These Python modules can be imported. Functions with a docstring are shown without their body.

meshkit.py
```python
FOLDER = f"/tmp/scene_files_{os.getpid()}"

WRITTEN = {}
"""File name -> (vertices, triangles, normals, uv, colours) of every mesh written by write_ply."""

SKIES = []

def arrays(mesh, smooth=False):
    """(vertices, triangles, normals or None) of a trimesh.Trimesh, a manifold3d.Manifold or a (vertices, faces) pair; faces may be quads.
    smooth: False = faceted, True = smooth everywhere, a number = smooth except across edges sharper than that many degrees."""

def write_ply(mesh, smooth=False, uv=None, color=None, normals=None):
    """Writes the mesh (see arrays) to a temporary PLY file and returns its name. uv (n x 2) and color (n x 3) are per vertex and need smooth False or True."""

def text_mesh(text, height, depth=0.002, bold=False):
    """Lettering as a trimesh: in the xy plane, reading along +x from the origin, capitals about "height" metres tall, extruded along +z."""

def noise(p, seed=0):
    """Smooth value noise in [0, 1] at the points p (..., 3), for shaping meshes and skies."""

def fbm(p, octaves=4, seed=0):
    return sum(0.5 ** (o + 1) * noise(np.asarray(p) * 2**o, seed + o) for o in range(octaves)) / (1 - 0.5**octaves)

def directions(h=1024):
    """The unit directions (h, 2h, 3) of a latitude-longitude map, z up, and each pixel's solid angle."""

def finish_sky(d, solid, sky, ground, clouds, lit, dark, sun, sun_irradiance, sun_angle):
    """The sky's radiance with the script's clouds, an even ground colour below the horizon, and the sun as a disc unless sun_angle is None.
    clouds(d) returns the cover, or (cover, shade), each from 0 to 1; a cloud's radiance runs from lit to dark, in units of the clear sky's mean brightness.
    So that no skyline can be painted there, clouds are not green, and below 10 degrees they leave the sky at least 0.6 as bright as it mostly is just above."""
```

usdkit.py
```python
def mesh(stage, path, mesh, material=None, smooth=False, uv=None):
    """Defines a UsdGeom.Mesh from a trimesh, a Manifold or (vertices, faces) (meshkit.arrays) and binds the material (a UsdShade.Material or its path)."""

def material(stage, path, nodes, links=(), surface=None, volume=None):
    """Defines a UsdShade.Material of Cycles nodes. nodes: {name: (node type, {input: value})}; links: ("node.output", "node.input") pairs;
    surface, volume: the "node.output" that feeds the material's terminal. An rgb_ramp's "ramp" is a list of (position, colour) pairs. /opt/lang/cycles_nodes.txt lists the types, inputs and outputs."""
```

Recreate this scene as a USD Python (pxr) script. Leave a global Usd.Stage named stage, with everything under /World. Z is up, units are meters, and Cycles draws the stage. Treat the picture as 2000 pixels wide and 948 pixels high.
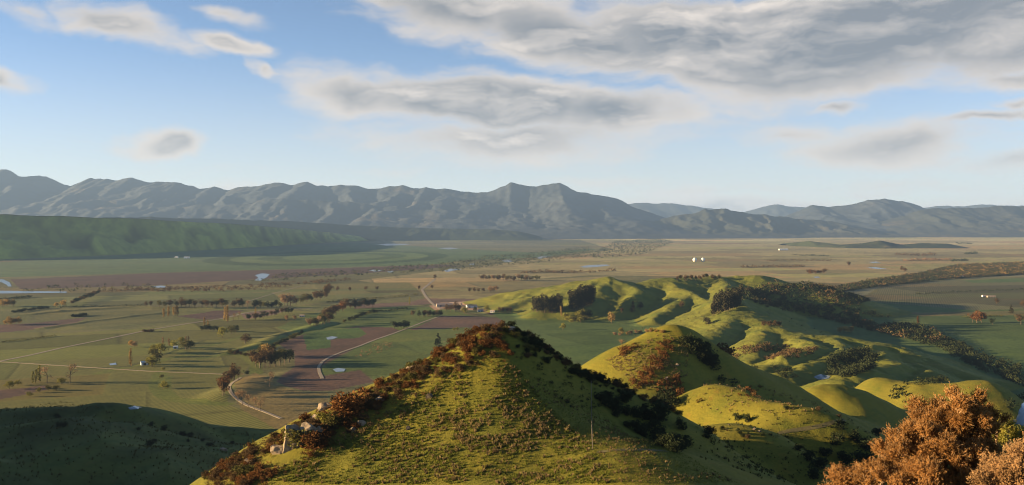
import math, random
import numpy as np, trimesh, shapely, shapely.affinity, usdkit, meshkit
from scipy.interpolate import RBFInterpolator
from scipy.spatial import Delaunay
from shapely.geometry import Polygon, LineString
from pxr import Usd, UsdGeom, UsdLux, UsdShade, Gf, Sdf, Vt

stage = Usd.Stage.CreateInMemory()
UsdGeom.SetStageUpAxis(stage, 'Z'); UsdGeom.SetStageMetersPerUnit(stage, 1.0)
UsdGeom.Xform.Define(stage, '/World')
FAST_TEST = False
# ------------------------------------------------------------------ camera
HC = 225.0                     # lens height above the valley floor
FPX, HORIZON, CX = 1732.0, 448.0, 1000.0      # focal length, horizon row and centre column, in pixels of the 2000 x 948 photograph
cam = UsdGeom.Camera.Define(stage, '/World/camera')
cam.CreateFocalLengthAttr(FPX / 2000 * 36.0); cam.CreateHorizontalApertureAttr(36.0)
cam.CreateVerticalApertureAttr(36.0 * 948 / 2000)
cam.CreateVerticalApertureOffsetAttr(-(474.0 - HORIZON) / 2000 * 36.0)
cam.AddTranslateOp().Set(Gf.Vec3d(0, 0, HC)); cam.AddRotateXYZOp().Set(Gf.Vec3f(90, 0, 0))
cam.CreateClippingRangeAttr(Gf.Vec2f(0.5, 200000.0))
cam.CreateExposureAttr(2.2)
# ------------------------------------------------------------------ sun and sky
SUN_EL = math.radians(8.5)
SUN_AZ = math.atan2(-1.0, -0.04)             # atan2(x, y) of the direction towards the sun: left and hardly behind the camera
sun_dir = np.array([math.sin(SUN_AZ) * math.cos(SUN_EL), math.cos(SUN_AZ) * math.cos(SUN_EL), math.sin(SUN_EL)])
sun = UsdLux.DistantLight.Define(stage, '/World/sun')
sun.CreateIntensityAttr(1.25); sun.CreateAngleAttr(0.5); sun.CreateNormalizeAttr(True)
sun.CreateColorAttr(Gf.Vec3f(1.0, 0.71, 0.39))
z = Gf.Vec3d(*sun_dir); m = Gf.Matrix4d().SetRotate(Gf.Rotation(Gf.Vec3d(0, 0, 1), z))
sun.AddTransformOp().Set(m)

# clouds: (centre px, py, half width, half height, tilt in degrees, weight) of the cloud masses, turned into bearings and heights on the dome
CLOUDS = [(880,20,330,75,-6,1.0),(1120,75,390,80,-14,1.12),(1400,90,400,110,-6,1.4),(1700,60,440,135,6,1.5),(2050,40,350,110,8,1.35),(1640,150,330,42,3,.8),(2010,160,170,34,-6,.75),
          (700,190,170,52,-14,.9),(960,205,370,66,-3,1.3),(1190,220,210,60,0,1.1),(1010,270,450,70,2,.85),(1240,290,350,50,4,.55),(1750,275,330,58,2,.78),(1990,300,160,36,4,.75),(1520,265,200,36,2,.6),
          (240,45,170,40,-14,.85),(60,12,130,34,-8,.62),(445,92,100,22,-8,.75),(480,40,90,20,-8,.62),(10,152,80,24,-14,.8),(318,268,95,34,4,.9),(515,138,40,14,-18,.62),(640,165,80,30,-20,.6),(1640,212,80,15,2,.8),(1940,231,170,13,1,.8),(1990,212,60,14,0,.7),
          (1000,418,2200,50,0,.88),(400,372,700,30,0,.5),(1500,372,800,30,0,.5),
          (700,330,500,22,1,.42),(1200,350,500,24,1,.4),(1750,350,400,30,1,.42),(200,320,300,16,1,.3)]
def sky_material():
    n = {'sky': ('sky_texture', dict(sky_type='single_scattering', sun_disc=False, sun_elevation=SUN_EL, sun_rotation=SUN_AZ % (2 * math.pi), altitude=5200.0, air_density=1.0, aerosol_density=1.1, ozone_density=1.4)),
         'tc': ('texture_coordinate', {}), 'sx': ('separate_xyz', {}), 'az': ('math', dict(math_type='arctan2')), 'el': ('math', dict(math_type='arcsine')), 'uv': ('combine_xyz', {}),
         'bg': ('background_shader', dict(strength=SKY_STRENGTH))}
    l = [('tc.generated', 'sx.vector'), ('sx.x', 'az.value1'), ('sx.y', 'az.value2'), ('sx.z', 'el.value1'), ('az.value', 'uv.x'), ('el.value', 'uv.y')]
    def field(k, shift):
        n[f'{k}o'] = ('vector_math', dict(math_type='add', vector2=shift)); l.append(('uv.vector', f'{k}o.vector1'))
        n[f'{k}w'] = ('noise_texture', dict(scale=7.0, detail=4.0, roughness=0.6)); n[f'{k}ws'] = ('vector_math', dict(math_type='multiply_add', vector2=(.13, .05, 0), vector3=(-.065, -.025, 0)))
        n[f'{k}v'] = ('vector_math', dict(math_type='add'))
        l.extend([(f'{k}o.vector', f'{k}w.vector'), (f'{k}w.color', f'{k}ws.vector1'), (f'{k}o.vector', f'{k}v.vector1'), (f'{k}ws.vector', f'{k}v.vector2')])
        last = None
        for i, (px, py, a, b, tilt, w) in enumerate(CLOUDS):
            az = math.atan2(px - CX, FPX); el = math.atan2((HORIZON - py) * math.cos(az), FPX)
            n[f'{k}m{i}'] = ('mapping', dict(mapping_type='texture', location=(az, el, 0), rotation=(0, 0, math.radians(tilt)), scale=(1.25 * a / FPX, 1.25 * b / FPX, 1.0)))
            n[f'{k}g{i}'] = ('gradient_texture', dict(gradient_type='spherical')); n[f'{k}s{i}'] = ('math', dict(math_type='multiply', value2=w))
            l.extend([(f'{k}v.vector', f'{k}m{i}.vector'), (f'{k}m{i}.vector', f'{k}g{i}.vector'), (f'{k}g{i}.fac', f'{k}s{i}.value1')])
            if last is None: last = f'{k}s{i}'
            else:
                n[f'{k}x{i}'] = ('math', dict(math_type='maximum')); l.extend([(f'{last}.value', f'{k}x{i}.value1'), (f'{k}s{i}.value', f'{k}x{i}.value2')]); last = f'{k}x{i}'
        # billows, drawn out sideways as clouds seen low over the land are
        n[f'{k}p'] = ('mapping', dict(mapping_type='point', scale=(5.5, 19.0, 1.0))); n[f'{k}n'] = ('noise_texture', dict(scale=1.0, detail=9.0, roughness=0.57))
        n[f'{k}nn'] = ('math', dict(math_type='multiply_add', value2=1.55, value3=-0.775)); n[f'{k}f'] = ('math', dict(math_type='add'))
        l.extend([(f'{k}v.vector', f'{k}p.vector'), (f'{k}p.vector', f'{k}n.vector'), (f'{k}n.fac', f'{k}nn.value1'), (f'{last}.value', f'{k}f.value1'), (f'{k}nn.value', f'{k}f.value2')])
        return f'{k}f.value', f'{last}.value'
    f0, body = field('a', (0, 0, 0))
    # the same billows a step towards the sun: edges that face it are lit
    n['bo'] = ('vector_math', dict(math_type='add', vector2=(-.016, .012, 0))); n['bp'] = ('mapping', dict(mapping_type='point', scale=(5.5, 19.0, 1.0))); n['bn'] = ('noise_texture', dict(scale=1.0, detail=7.0, roughness=0.55)); n['cn'] = ('noise_texture', dict(scale=1.0, detail=7.0, roughness=0.55))
    n['dif'] = ('math', dict(math_type='subtract')); n['lit'] = ('map_range', dict(range_type='linear', from_min=-.10, from_max=.17, to_min=0.0, to_max=1.0, clamp=True))
    l.extend([('av.vector', 'bo.vector1'), ('bo.vector', 'bp.vector'), ('bp.vector', 'bn.vector'), ('ap.vector', 'cn.vector'), ('cn.fac', 'dif.value1'), ('bn.fac', 'dif.value2'), ('dif.value', 'lit.value')])
    n['cov'] = ('map_range', dict(range_type='smoothstep', from_min=.17, from_max=.66, to_min=0.0, to_max=.95, clamp=True)); l.append((f0, 'cov.value'))
    n['tb'] = ('math', dict(math_type='multiply_add', value2=.35)); l.extend([('ann.value', 'tb.value1'), (body, 'tb.value3')])
    n['thick'] = ('map_range', dict(range_type='smoothstep', from_min=.42, from_max=1.02, to_min=.80, to_max=0.06, clamp=True)); l.append(('tb.value', 'thick.value'))
    n['pp'] = ('mapping', dict(mapping_type='point', scale=(2.2, 6.0, 1.0), location=(3.1, 1.7, 0))); n['pn'] = ('noise_texture', dict(scale=1.0, detail=4.0, roughness=0.5)); n['pr'] = ('map_range', dict(range_type='linear', from_min=.32, from_max=.58, to_min=.35, to_max=1.0, clamp=True)); n['lp'] = ('math', dict(math_type='multiply'))
    l.extend([('av.vector', 'pp.vector'), ('pp.vector', 'pn.vector'), ('pn.fac', 'pr.value'), ('lit.result', 'lp.value1'), ('pr.result', 'lp.value2')])
    n['lm'] = ('math', dict(math_type='maximum')); l.extend([('lp.value', 'lm.value1'), ('thick.result', 'lm.value2')])
    n['lh'] = ('mix_color', dict(fac=.5, blend_type='mix', a=CLOUD_DARK, b=CLOUD_LIT)); l.append(('lm.value', 'lh.fac'))
    # no clouds below the horizon
    n['tint'] = ('mix_color', dict(blend_type='multiply', fac=1.0, b=(1.0, .96, .93)))
    # thin pale veil of far cloud and dust low over the land, all round
    n['veil'] = ('map_range', dict(range_type='smoothstep', from_min=.215, from_max=-.05, to_min=0.0, to_max=.92, clamp=True)); n['vm'] = ('mix_color', dict(blend_type='mix', b=(3.0, 2.68, 2.2)))
    l.extend([('el.value', 'veil.value'), ('veil.result', 'vm.fac'), ('tint.result', 'vm.a')])
    n['mix'] = ('mix_color', dict(blend_type='mix')); l.extend([('cov.result', 'mix.fac'), ('sky.color', 'tint.a'), ('vm.result', 'mix.a'), ('lh.result', 'mix.b'), ('mix.result', 'bg.color')])
    return usdkit.material(stage, '/World/Looks/sky_look', n, l, surface='bg.background')
SKY_STRENGTH = 0.05
CLOUD_LIT, CLOUD_DARK = (3.9, 3.5, 3.12), (.92, 1.05, 1.22)
dome = UsdLux.DomeLight.Define(stage, '/World/sky')
dome.CreateIntensityAttr(1.0)
UsdShade.MaterialBindingAPI.Apply(dome.GetPrim()).Bind(sky_material())

# ------------------------------------------------------------------ helpers
T = Sdf.ValueTypeNames
used = {}
def numbered(path):
    k = used.get(path, 0); used[path] = k + 1
    return path if k == 0 else f'{path}_{k:03d}'
def tag(p, label=None, cat=None, group=None, kind=None):
    p = p.GetPrim() if hasattr(p, 'GetPrim') else p
    for k, v in (('label', label), ('category', cat), ('group', group), ('kind', kind)):
        if v: p.SetCustomDataByKey(k, v)
    return p
def obj(name, v, f, mat, parent=None, normals=None, smooth=False, color=None, attr='albedo'):
    path = numbered(f'{parent.GetPath() if parent else "/World"}/{name}')
    v = np.asarray(v, float); f = np.asarray(f, int)
    if normals is None and smooth is not False and color is None:
        m = usdkit.mesh(stage, path, (v, f), mat, smooth=smooth)
    else:
        m = usdkit.mesh(stage, path, (v, f), mat, smooth=(smooth if normals is None else False))
    if normals is not None:
        m.CreateNormalsAttr(Vt.Vec3fArray.FromNumpy(np.asarray(normals, np.float32))); m.SetNormalsInterpolation('vertex')
    if color is not None:
        UsdGeom.PrimvarsAPI(m).CreatePrimvar(attr, T.Color3fArray, 'vertex').Set(Vt.Vec3fArray.FromNumpy(np.asarray(color, np.float32)))
    return m.GetPrim()
def thing(name, label, cat, loc, rz=0.0, group=None, scale=None):
    x = UsdGeom.Xform.Define(stage, numbered('/World/' + name))
    x.AddTranslateOp().Set(Gf.Vec3d(*map(float, loc)))
    if rz: x.AddRotateZOp().Set(float(rz))
    if scale is not None: x.AddScaleOp().Set(Gf.Vec3f(*([float(scale)] * 3 if np.ndim(scale) == 0 else map(float, scale))))
    return tag(x, label, cat, group)
def P(px, py, d):
    return np.array([(px - CX) / FPX * d, d, HC - (py - HORIZON) / FPX * d])
def floor_z(r):
    return 60.0 * np.clip((np.asarray(r, float) - 6000) / 10500, 0, 1) ** 1.4 + np.clip(np.asarray(r, float) - 16500, 0, None) * .004
def G(px, py, z=0.0):
    d = 5000.0
    for _ in range(12): d = min((HC - z - float(floor_z(d))) * FPX / max(py - HORIZON, .5), 30000)
    return np.array([(px - CX) / FPX * d, d, z])
def gpoly(pts, z=0.0):
    return Polygon([tuple(G(a, b, z)[:2]) for a, b in pts]).buffer(0)
def n2(x, y, s, seed=0, oct=3):
    return meshkit.fbm(np.stack([x / s, y / s, np.full_like(x, 0.37)], -1), oct, seed)
def smax(a, b, k):
    h = np.maximum(k - np.abs(a - b), 0) / k
    return np.maximum(a, b) + h * h * k * 0.25

# ------------------------------------------------------------------ relief: hills near the camera by control points
CTRL = [(988,615,282),(930,652,281),(850,710,276),(770,754,269),(700,794,262),(600,852,248),(520,902,242),(410,966,236),
 (900,760,258),(800,832,246),(700,893,236),(600,955,226),(900,870,230),(1000,850,232),(950,948,204),(800,952,216),(1000,700,266),(1060,780,252),
 (1040,668,285),(1100,705,288),(1170,734,291),(1250,768,293),(1330,810,292),(1400,845,288),
 (1100,760,267),(1155,800,260),(1155,880,214),(1250,850,264),(1330,884,226),(1410,920,216),(1480,950,210),(1200,948,188),(1170,905,204),(1092,918,214),(1085,960,196),(1140,960,190),(1300,948,192),
 (1340,762,480),(1380,740,472),(1430,765,455),(1475,750,462),(1530,782,436),(1585,780,424),(1650,806,416),(1710,850,405),(1750,880,398),
 (1450,830,395),(1420,880,335),(1550,850,372),(1600,900,345),(1500,948,292),(1650,948,315),(1750,948,330),(1330,830,400),(1300,870,360),
 (1305,641,600),(1240,668,606),(1170,708,612),(1100,745,620),(1345,656,606),(1400,690,612),(1450,716,618),(1540,752,625),(1600,790,630),(1310,690,578),(1345,725,555),(1250,730,560),(1200,770,540),(1400,740,570),(1470,775,560),(1260,790,510),
 (1585,763,745),(1640,757,760),(1700,782,760),(1760,815,740),(1820,870,700),(1600,800,680),(1680,840,640),
 (1700,742,930),(1780,766,920),(1870,746,880),(1930,770,880),(2010,800,860),(1850,800,800),(1960,850,780),(1750,800,850)]
XYZ = [(5,110,178),(0,60,199),(-2,25,214),(0,0,222.5),(20,0,221),(10,14,218.5),(22,18,215.5),(30,40,203),(-30,30,205),(-20,0,219),(60,10,205),(60,80,180),(-60,80,176),(-40,140,166),(40,140,172),(80,160,164),(0,-30,226),(-30,-30,226),(40,-30,222),(90,60,180),(120,110,160),
 # hidden back slopes of the main hill
 (-2,315,176),(0,350,155),(-5,420,112),(40,330,160),(60,400,118),(-60,310,160),(-90,320,132),(-60,400,95),(-100,270,146),(-130,290,110),(-110,230,138),(-150,240,98),(-115,200,140),(-150,170,120),(-200,250,60),(-180,350,40),(-80,500,50),(0,520,66),(-160,120,135),
 (100,330,128),(130,380,112),(90,420,112),
 # beyond hill two
 (100,680,112),(90,760,60),(60,650,90),(20,640,60),(180,690,85),(160,760,50),(240,720,60),(-30,620,45),(0,750,25),(100,880,12),(200,850,22),(150,450,112),(120,520,105),
 (230,560,82),(265,520,70),(290,480,80),(220,400,120),(240,330,110),(200,260,128),(170,200,135),(180,340,118),
 (320,650,60),(350,560,40),(330,430,70),(370,400,50),(400,520,30),(420,650,38),(450,720,20),(300,860,24),(360,980,8),(480,900,14),(560,760,5),(420,1050,3),(560,1000,2),(300,1050,6),(520,850,10),(600,900,3),(600,500,8),(450,450,20),(340,330,60),(280,250,100),(200,120,130)]
CP = np.array([P(*c) for c in CTRL] + [np.array(c, float) for c in XYZ])
_tps = RBFInterpolator(CP[:, :2] / 100, CP[:, 2], kernel='thin_plate_spline', smoothing=0.02)
_hull = shapely.MultiPoint(CP[:, :2]).convex_hull
def h_near(X, Y):
    out = np.full(X.shape, -50.0)
    bx = _hull.bounds
    m = (X > bx[0] - 150) & (X < bx[2] + 150) & (Y > bx[1] - 150) & (Y < bx[3] + 150)
    if m.any():
        x, y = X[m], Y[m]
        d = shapely.distance(_hull, shapely.points(x, y))
        hz = _tps(np.stack([x, y], 1) / 100)
        out[m] = np.minimum(hz, 232) - 0.55 * d - 0.002 * d * d
    return out
# ------------------------------------------------------------------ relief: ridges (crest points, flank slope, crest roundness)
def rid(pts, s=0.32, w=18.0, own='hills', xyz=False):
    return dict(p=np.array([c if xyz else P(*c) for c in pts], float), s=s, w=w, own=own)
RIDGES = [
 # the shaded hill at lower left
 rid([(-330,860,700),(-150,815,700),(0,792,705),(110,778,700),(190,778,700),(262,832,715),(340,830,735),(440,824,750),(520,834,770),(600,850,800)], .42, 22, 'dark'),
 rid([(30,790,700),(140,830,610),(250,878,545),(330,915,500),(420,955,470)], .30, 22, 'dark'),
 rid([(-250,850,640),(-60,900,540),(80,960,470),(150,1010,430)], .35, 25, 'dark'),
 # outside the picture on the left: the higher ground that shades it
 rid([(-1010,770,120),(-960,690,196),(-920,600,206),(-880,480,204),(-760,300,200),(-640,160,190),(-520,0,190),(-300,-160,205),(0,-120,222)], .46, 22, 'dark', True),
 # the grassy hills in the middle distance
 rid([(925,596,2620),(1000,568,2680),(1060,561,2640),(1130,549,2590),(1190,541,2540),(1232,557,2480)], 0.29, 22),
 rid([(1190,541,2540),(1165,566,2400),(1120,594,2270),(1060,604,2250)], 0.45, 14),
 rid([(1195,541,2540),(1245,568,2380),(1228,592,2280),(1190,612,2200)], 0.48, 12),
 rid([(1060,561,2640),(1030,585,2480),(980,600,2400)], 0.40, 14),
 rid([(1130,549,2590),(1085,580,2420),(1050,600,2330)], 0.45, 12),
 rid([(1232,557,2480),(1300,543,2560),(1400,539,2640),(1480,538,2600),(1545,552,2560),(1600,568,2450)], 0.27, 30),
 rid([(1300,543,2560),(1345,570,2340),(1310,600,2180),(1275,622,2080)], 0.45, 15),
 rid([(1345,570,2340),(1390,590,2200),(1340,622,2050)], 0.45, 14),
 rid([(1400,539,2640),(1430,566,2330),(1400,598,2060),(1350,630,1900),(1290,650,1800)], 0.42, 19),
 rid([(1430,566,2330),(1445,606,1900),(1395,648,1640),(1340,686,1480),(1290,700,1440)], 0.40, 22),
 rid([(1445,606,1900),(1500,634,1700),(1560,652,1590),(1640,657,1560),(1710,668,1500),(1780,694,1390),(1850,720,1300)], 0.29, 26),
 rid([(1500,634,1700),(1488,668,1500),(1460,705,1370)], 0.48, 12),
 rid([(1560,652,1590),(1600,672,1420),(1540,694,1300),(1490,712,1240)], 0.45, 12),
 rid([(1640,657,1560),(1650,682,1380),(1590,708,1260),(1530,730,1190)], 0.45, 12),
 rid([(1710,668,1500),(1740,702,1290),(1700,722,1180),(1650,740,1120)], 0.40, 14),
 rid([(1780,694,1390),(1830,735,1180),(1800,752,1090)], 0.38, 15),
 # low terrace edges on the valley floor at left
 rid([(-60,625,2210),(120,606,2420),(260,598,2560),(420,600,2520)], .24, 6, 'floor'),
 rid([(80,640,2010),(250,617,2280),(330,608,2400),(470,606,2440)], .22, 6, 'floor'),
 rid([(445,688,1605),(500,672,1710),(540,655,1850),(590,640,1990),(640,628,2120)], .22, 8, 'floor'),
 rid([(440,770,1190),(490,748,1270),(560,730,1360)], .18, 20, 'floor'),
]
OWN = ['floor', 'near', 'dark', 'hills']
def relief(X, Y, detail=True):
    shp = X.shape; X = X.ravel().astype(float); Y = Y.ravel().astype(float)
    R = np.hypot(X, Y)
    wx = X + (n2(X, Y, 90, 11, 2) - .5) * np.clip((R - 400) / 25, 0, 40); wy = Y + (n2(X, Y, 90, 23, 2) - .5) * np.clip((R - 400) / 25, 0, 40)
    H = {o: np.full(X.shape, -60.0) for o in OWN}
    for r in RIDGES:
        p, s, w = r['p'], r['s'], r['w']
        best = np.full(X.shape, -60.0)
        reach = (p[:, 2].max() + 60) / s + w
        m = (wx > p[:, 0].min() - reach) & (wx < p[:, 0].max() + reach) & (wy > p[:, 1].min() - reach) & (wy < p[:, 1].max() + reach)
        if not m.any(): continue
        x, y = wx[m], wy[m]; b = best[m]
        for a, c in zip(p[:-1], p[1:]):
            e = c[:2] - a[:2]; t = np.clip(((x - a[0]) * e[0] + (y - a[1]) * e[1]) / (e @ e), 0, 1)
            d = np.hypot(x - a[0] - t * e[0], y - a[1] - t * e[1])
            zz = a[2] + (c[2] - a[2]) * t
            drop = s * (np.sqrt(d * d + w * w) - w)
            drop = np.where(drop > 25, 25 + (drop - 25) * 1.0, drop)
            b = smax(b, zz - drop, 3.0)
        best[m] = b
        H[r['own']] = smax(H[r['own']], best, 2.5 if r['own'] != 'floor' else 1.0)
    if detail:
        g = np.abs(n2(wx, wy, 120, 5, 3) - .5) * 2
        H['dark'] -= np.clip(175 - H['dark'], 0, 60) * .36 * g
        H['hills'] -= np.clip(H['hills'], 0, 30) * .40 * (np.abs(n2(wx, wy, 62, 8, 4) - .5) * 2)
    H['near'] = h_near(X, Y)
    if detail:
        nm = np.clip((H['near']) / 20, 0, 1)
        H['near'] = H['near'] + nm * (((n2(X, Y, 85, 37, 2) - .5) * 18.0 + (n2(X, Y, 34, 39, 3) - .5) * 7.0) * np.clip((R - 360) / 120, 0, 1) + (n2(X, Y, 38, 31, 3) - .5) * 4.0 * np.clip((R - 20) / 60, 0, 1) + (n2(X, Y, 7, 33, 3) - .5) * 0.9)
    base = np.zeros_like(X)
    und = (n2(X, Y, 150, 41, 3) - .5) * 2.4 * np.clip((6000 - R) / 3000, .15, 1) if detail else 0
    h = base + und
    h = smax(h, H['floor'], 1.5)
    own = np.zeros(X.shape, int)
    for i, o in enumerate(OWN[1:], 1):
        own = np.where(H[o] > np.maximum(h, 1.0), i, own)
        h = smax(h, H[o], 8.0)
    return h.reshape(shp), own.reshape(shp)

# ------------------------------------------------------------------ the ground sheet: rings about the hill top, finer where the view goes
def rings():
    r = [0.01, 4, 8]
    for stop, k in ((100, 1.05), (600, 1.0075), (5200, 1.0058), (46000, 1.013)):
        while r[-1] < stop: r.append(r[-1] * k)
    return np.array(r)
fine = np.arctan((np.arange(-120, 2121, 2.8) - CX) / FPX)
coarse = np.linspace(fine[-1], fine[0] + 2 * math.pi, 90)[1:-1]
ANG = np.concatenate([fine, coarse])
RR = rings()
A2, R2 = np.meshgrid(ANG, RR)
GX, GY = R2 * np.sin(A2), R2 * np.cos(A2)
GZ, GOWN = relief(GX, GY)
far = np.clip((R2 - 5000) / 4000, 0, 1); GZ = GZ * (1 - far) + floor_z(R2)
V = np.stack([GX, GY, GZ], -1)
nr, nc = GX.shape
du = np.roll(V, -1, 1) - np.roll(V, 1, 1); dv = np.empty_like(V); dv[1:-1] = V[2:] - V[:-2]; dv[0] = V[1] - V[0]; dv[-1] = V[-1] - V[-2]
GN = np.cross(du, dv); GN /= np.linalg.norm(GN, axis=-1, keepdims=True) + 1e-12
GN *= np.sign(GN[..., 2:] + 1e-9)

# land cover: (name, polygon in the photograph's pixels on the flat floor, colour)
PLAIN = (0.102, 0.100, 0.040)
COVER = []
def cover(kind, pts, col): COVER.append((kind, gpoly(pts), tuple(1.12 * k for k in col)))
def strip(kind, pts, width, col): COVER.append((kind, LineString([tuple(G(a, b)[:2]) for a, b in pts]).buffer(width / 2), col))
TAN, GREEN, PLOUGH = (0.205, 0.178, 0.080), (0.058, 0.092, 0.028), (0.082, 0.052, 0.040)
cover('far_plain', [(-400,470),(-400,454),(2400,454),(2400,545),(2000,540),(1850,545),(1700,556),(1500,548),(1330,540),(1150,538),(1000,548),(860,566),(760,560),(700,548),(1060,505),(1200,488),(1130,468)], TAN)
cover('far_plain', [(780,552),(1000,548),(1200,540),(1180,552),(1010,566),(930,590),(800,585),(690,570)], (0.155, 0.135, 0.056))
cover('far_plain', [(1120,464),(2400,466),(2400,476),(1900,480),(1500,472),(1250,472)], (0.26, 0.225, 0.11))
cover('pasture', [(-300,530),(0,513),(420,488),(700,474),(760,470),(1060,478),(1165,487),(1060,503),(900,509),(860,516),(600,525),(300,533),(0,542),(-300,560)], (0.055, 0.090, 0.034))
cover('pasture', [(700,474),(760,470),(1060,476),(1165,486),(1040,494),(900,486),(790,480)], (0.095, 0.095, 0.050))
for r, c in ((1450, (0.028, 0.058, 0.016)), (1180, (0.075, 0.118, 0.036)), (900, (0.038, 0.072, 0.020)), (620, (0.072, 0.115, 0.036))):
    q = G(655, 502); COVER.append(('pasture', shapely.affinity.scale(shapely.Point(q[0], q[1]).buffer(r), .62, 1.15), c))
cover('ploughed_field', [(20,546),(300,534),(600,526),(860,517),(900,520),(700,535),(500,546),(300,558),(40,565)], (0.062, 0.040, 0.033))
# vineyards and paddocks at left
cover('vineyard', [(-200,645),(120,650),(290,642),(440,622),(480,608),(520,604),(620,610),(600,650),(500,690),(470,740),(440,790),(560,830),(560,900),(-200,1000)], (0.098, 0.098, 0.026))
cover('vineyard', [(-200,578),(130,577),(640,552),(800,552),(820,570),(640,590),(480,606),(300,604),(-200,606)], (0.092, 0.098, 0.034))
cover('vineyard', [(640,592),(820,570),(845,600),(740,600),(690,590)], (0.088, 0.085, 0.036))
cover('pasture', [(-200,606),(280,600),(480,606),(440,620),(290,640),(60,650),(-200,648)], (0.090, 0.094, 0.032))
cover('ploughed_field', [(-100,640),(60,632),(170,620),(150,632),(60,644),(-100,660)], PLOUGH); cover('ploughed_field', [(345,618),(400,611),(440,606),(475,608),(440,621),(400,625)], PLOUGH); cover('ploughed_field', [(470,614),(520,606),(560,606),(540,614),(480,624)], (0.13, 0.085, 0.062))
cover('ploughed_field', [(-100,775),(0,762),(90,754),(100,760),(30,775),(-100,800)], PLOUGH)
for pts, w in (([(316,728),(306,742),(306,758),(318,772),(340,781),(390,787),(440,790)], 22), ([(330,735),(326,760),(345,778),(400,783)], 10), ([(190,730),(240,718),(300,710),(330,700),(390,690)], 16), ([(300,600),(260,690),(330,690)], 0.1), ([(380,682),(440,668),(480,655)], 14), ([(390,700),(460,690),(500,700),(500,730)], 20), ([(0,668),(120,655),(300,640)], 10)):
    strip('pasture', pts, w, (0.10, 0.118, 0.024))
strip('pasture', [(150,722),(250,716),(330,690),(400,665)], 9, (0.05, 0.06, 0.02))
cover('pasture', [(440,690),(500,672),(545,660),(600,648),(605,654),(560,668),(520,690),(500,722),(470,700)], (0.105, 0.115, 0.024))
cover('pasture', [(455,745),(500,728),(540,752),(596,768),(640,766),(640,860),(540,840),(470,800)], (0.125, 0.098, 0.036))
cover('pasture', [(540,640),(600,615),(700,600),(870,600),(930,620),(1000,640),(1000,700),(850,800),(700,770),(735,745),(705,722),(625,736),(632,715),(690,683),(640,650),(590,655)], (0.072, 0.098, 0.024))
cover('ploughed_field', [(540,670),(592,654),(617,652),(640,650),(695,638),(764,640),(781,646),(748,658),(686,683),(629,715),(623,736),(703,724),(731,746),(645,764),(596,764),(539,750),(576,715),(576,692)], (0.085, 0.053, 0.038))
cover('pasture', [(592,656),(622,648),(700,640),(716,652),(700,660),(645,663),(646,679),(600,684)], (0.045, 0.080, 0.020))
cover('ploughed_field', [(860,618),(900,617),(985,622),(985,640),(900,640),(800,645)], (0.092, 0.060, 0.046)); cover('ploughed_field', [(800,590),(830,583),(940,584),(925,590),(870,592),(760,600),(690,604),(700,594)], (0.11, 0.075, 0.056)); cover('ploughed_field', [(930,606),(960,602),(1010,602),(1030,610),(960,616)], PLOUGH)
cover('farm_yard', [(838,598),(862,591),(905,590),(930,597),(935,606),(905,606),(870,604),(850,607)], (0.27, 0.18, 0.115))
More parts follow.
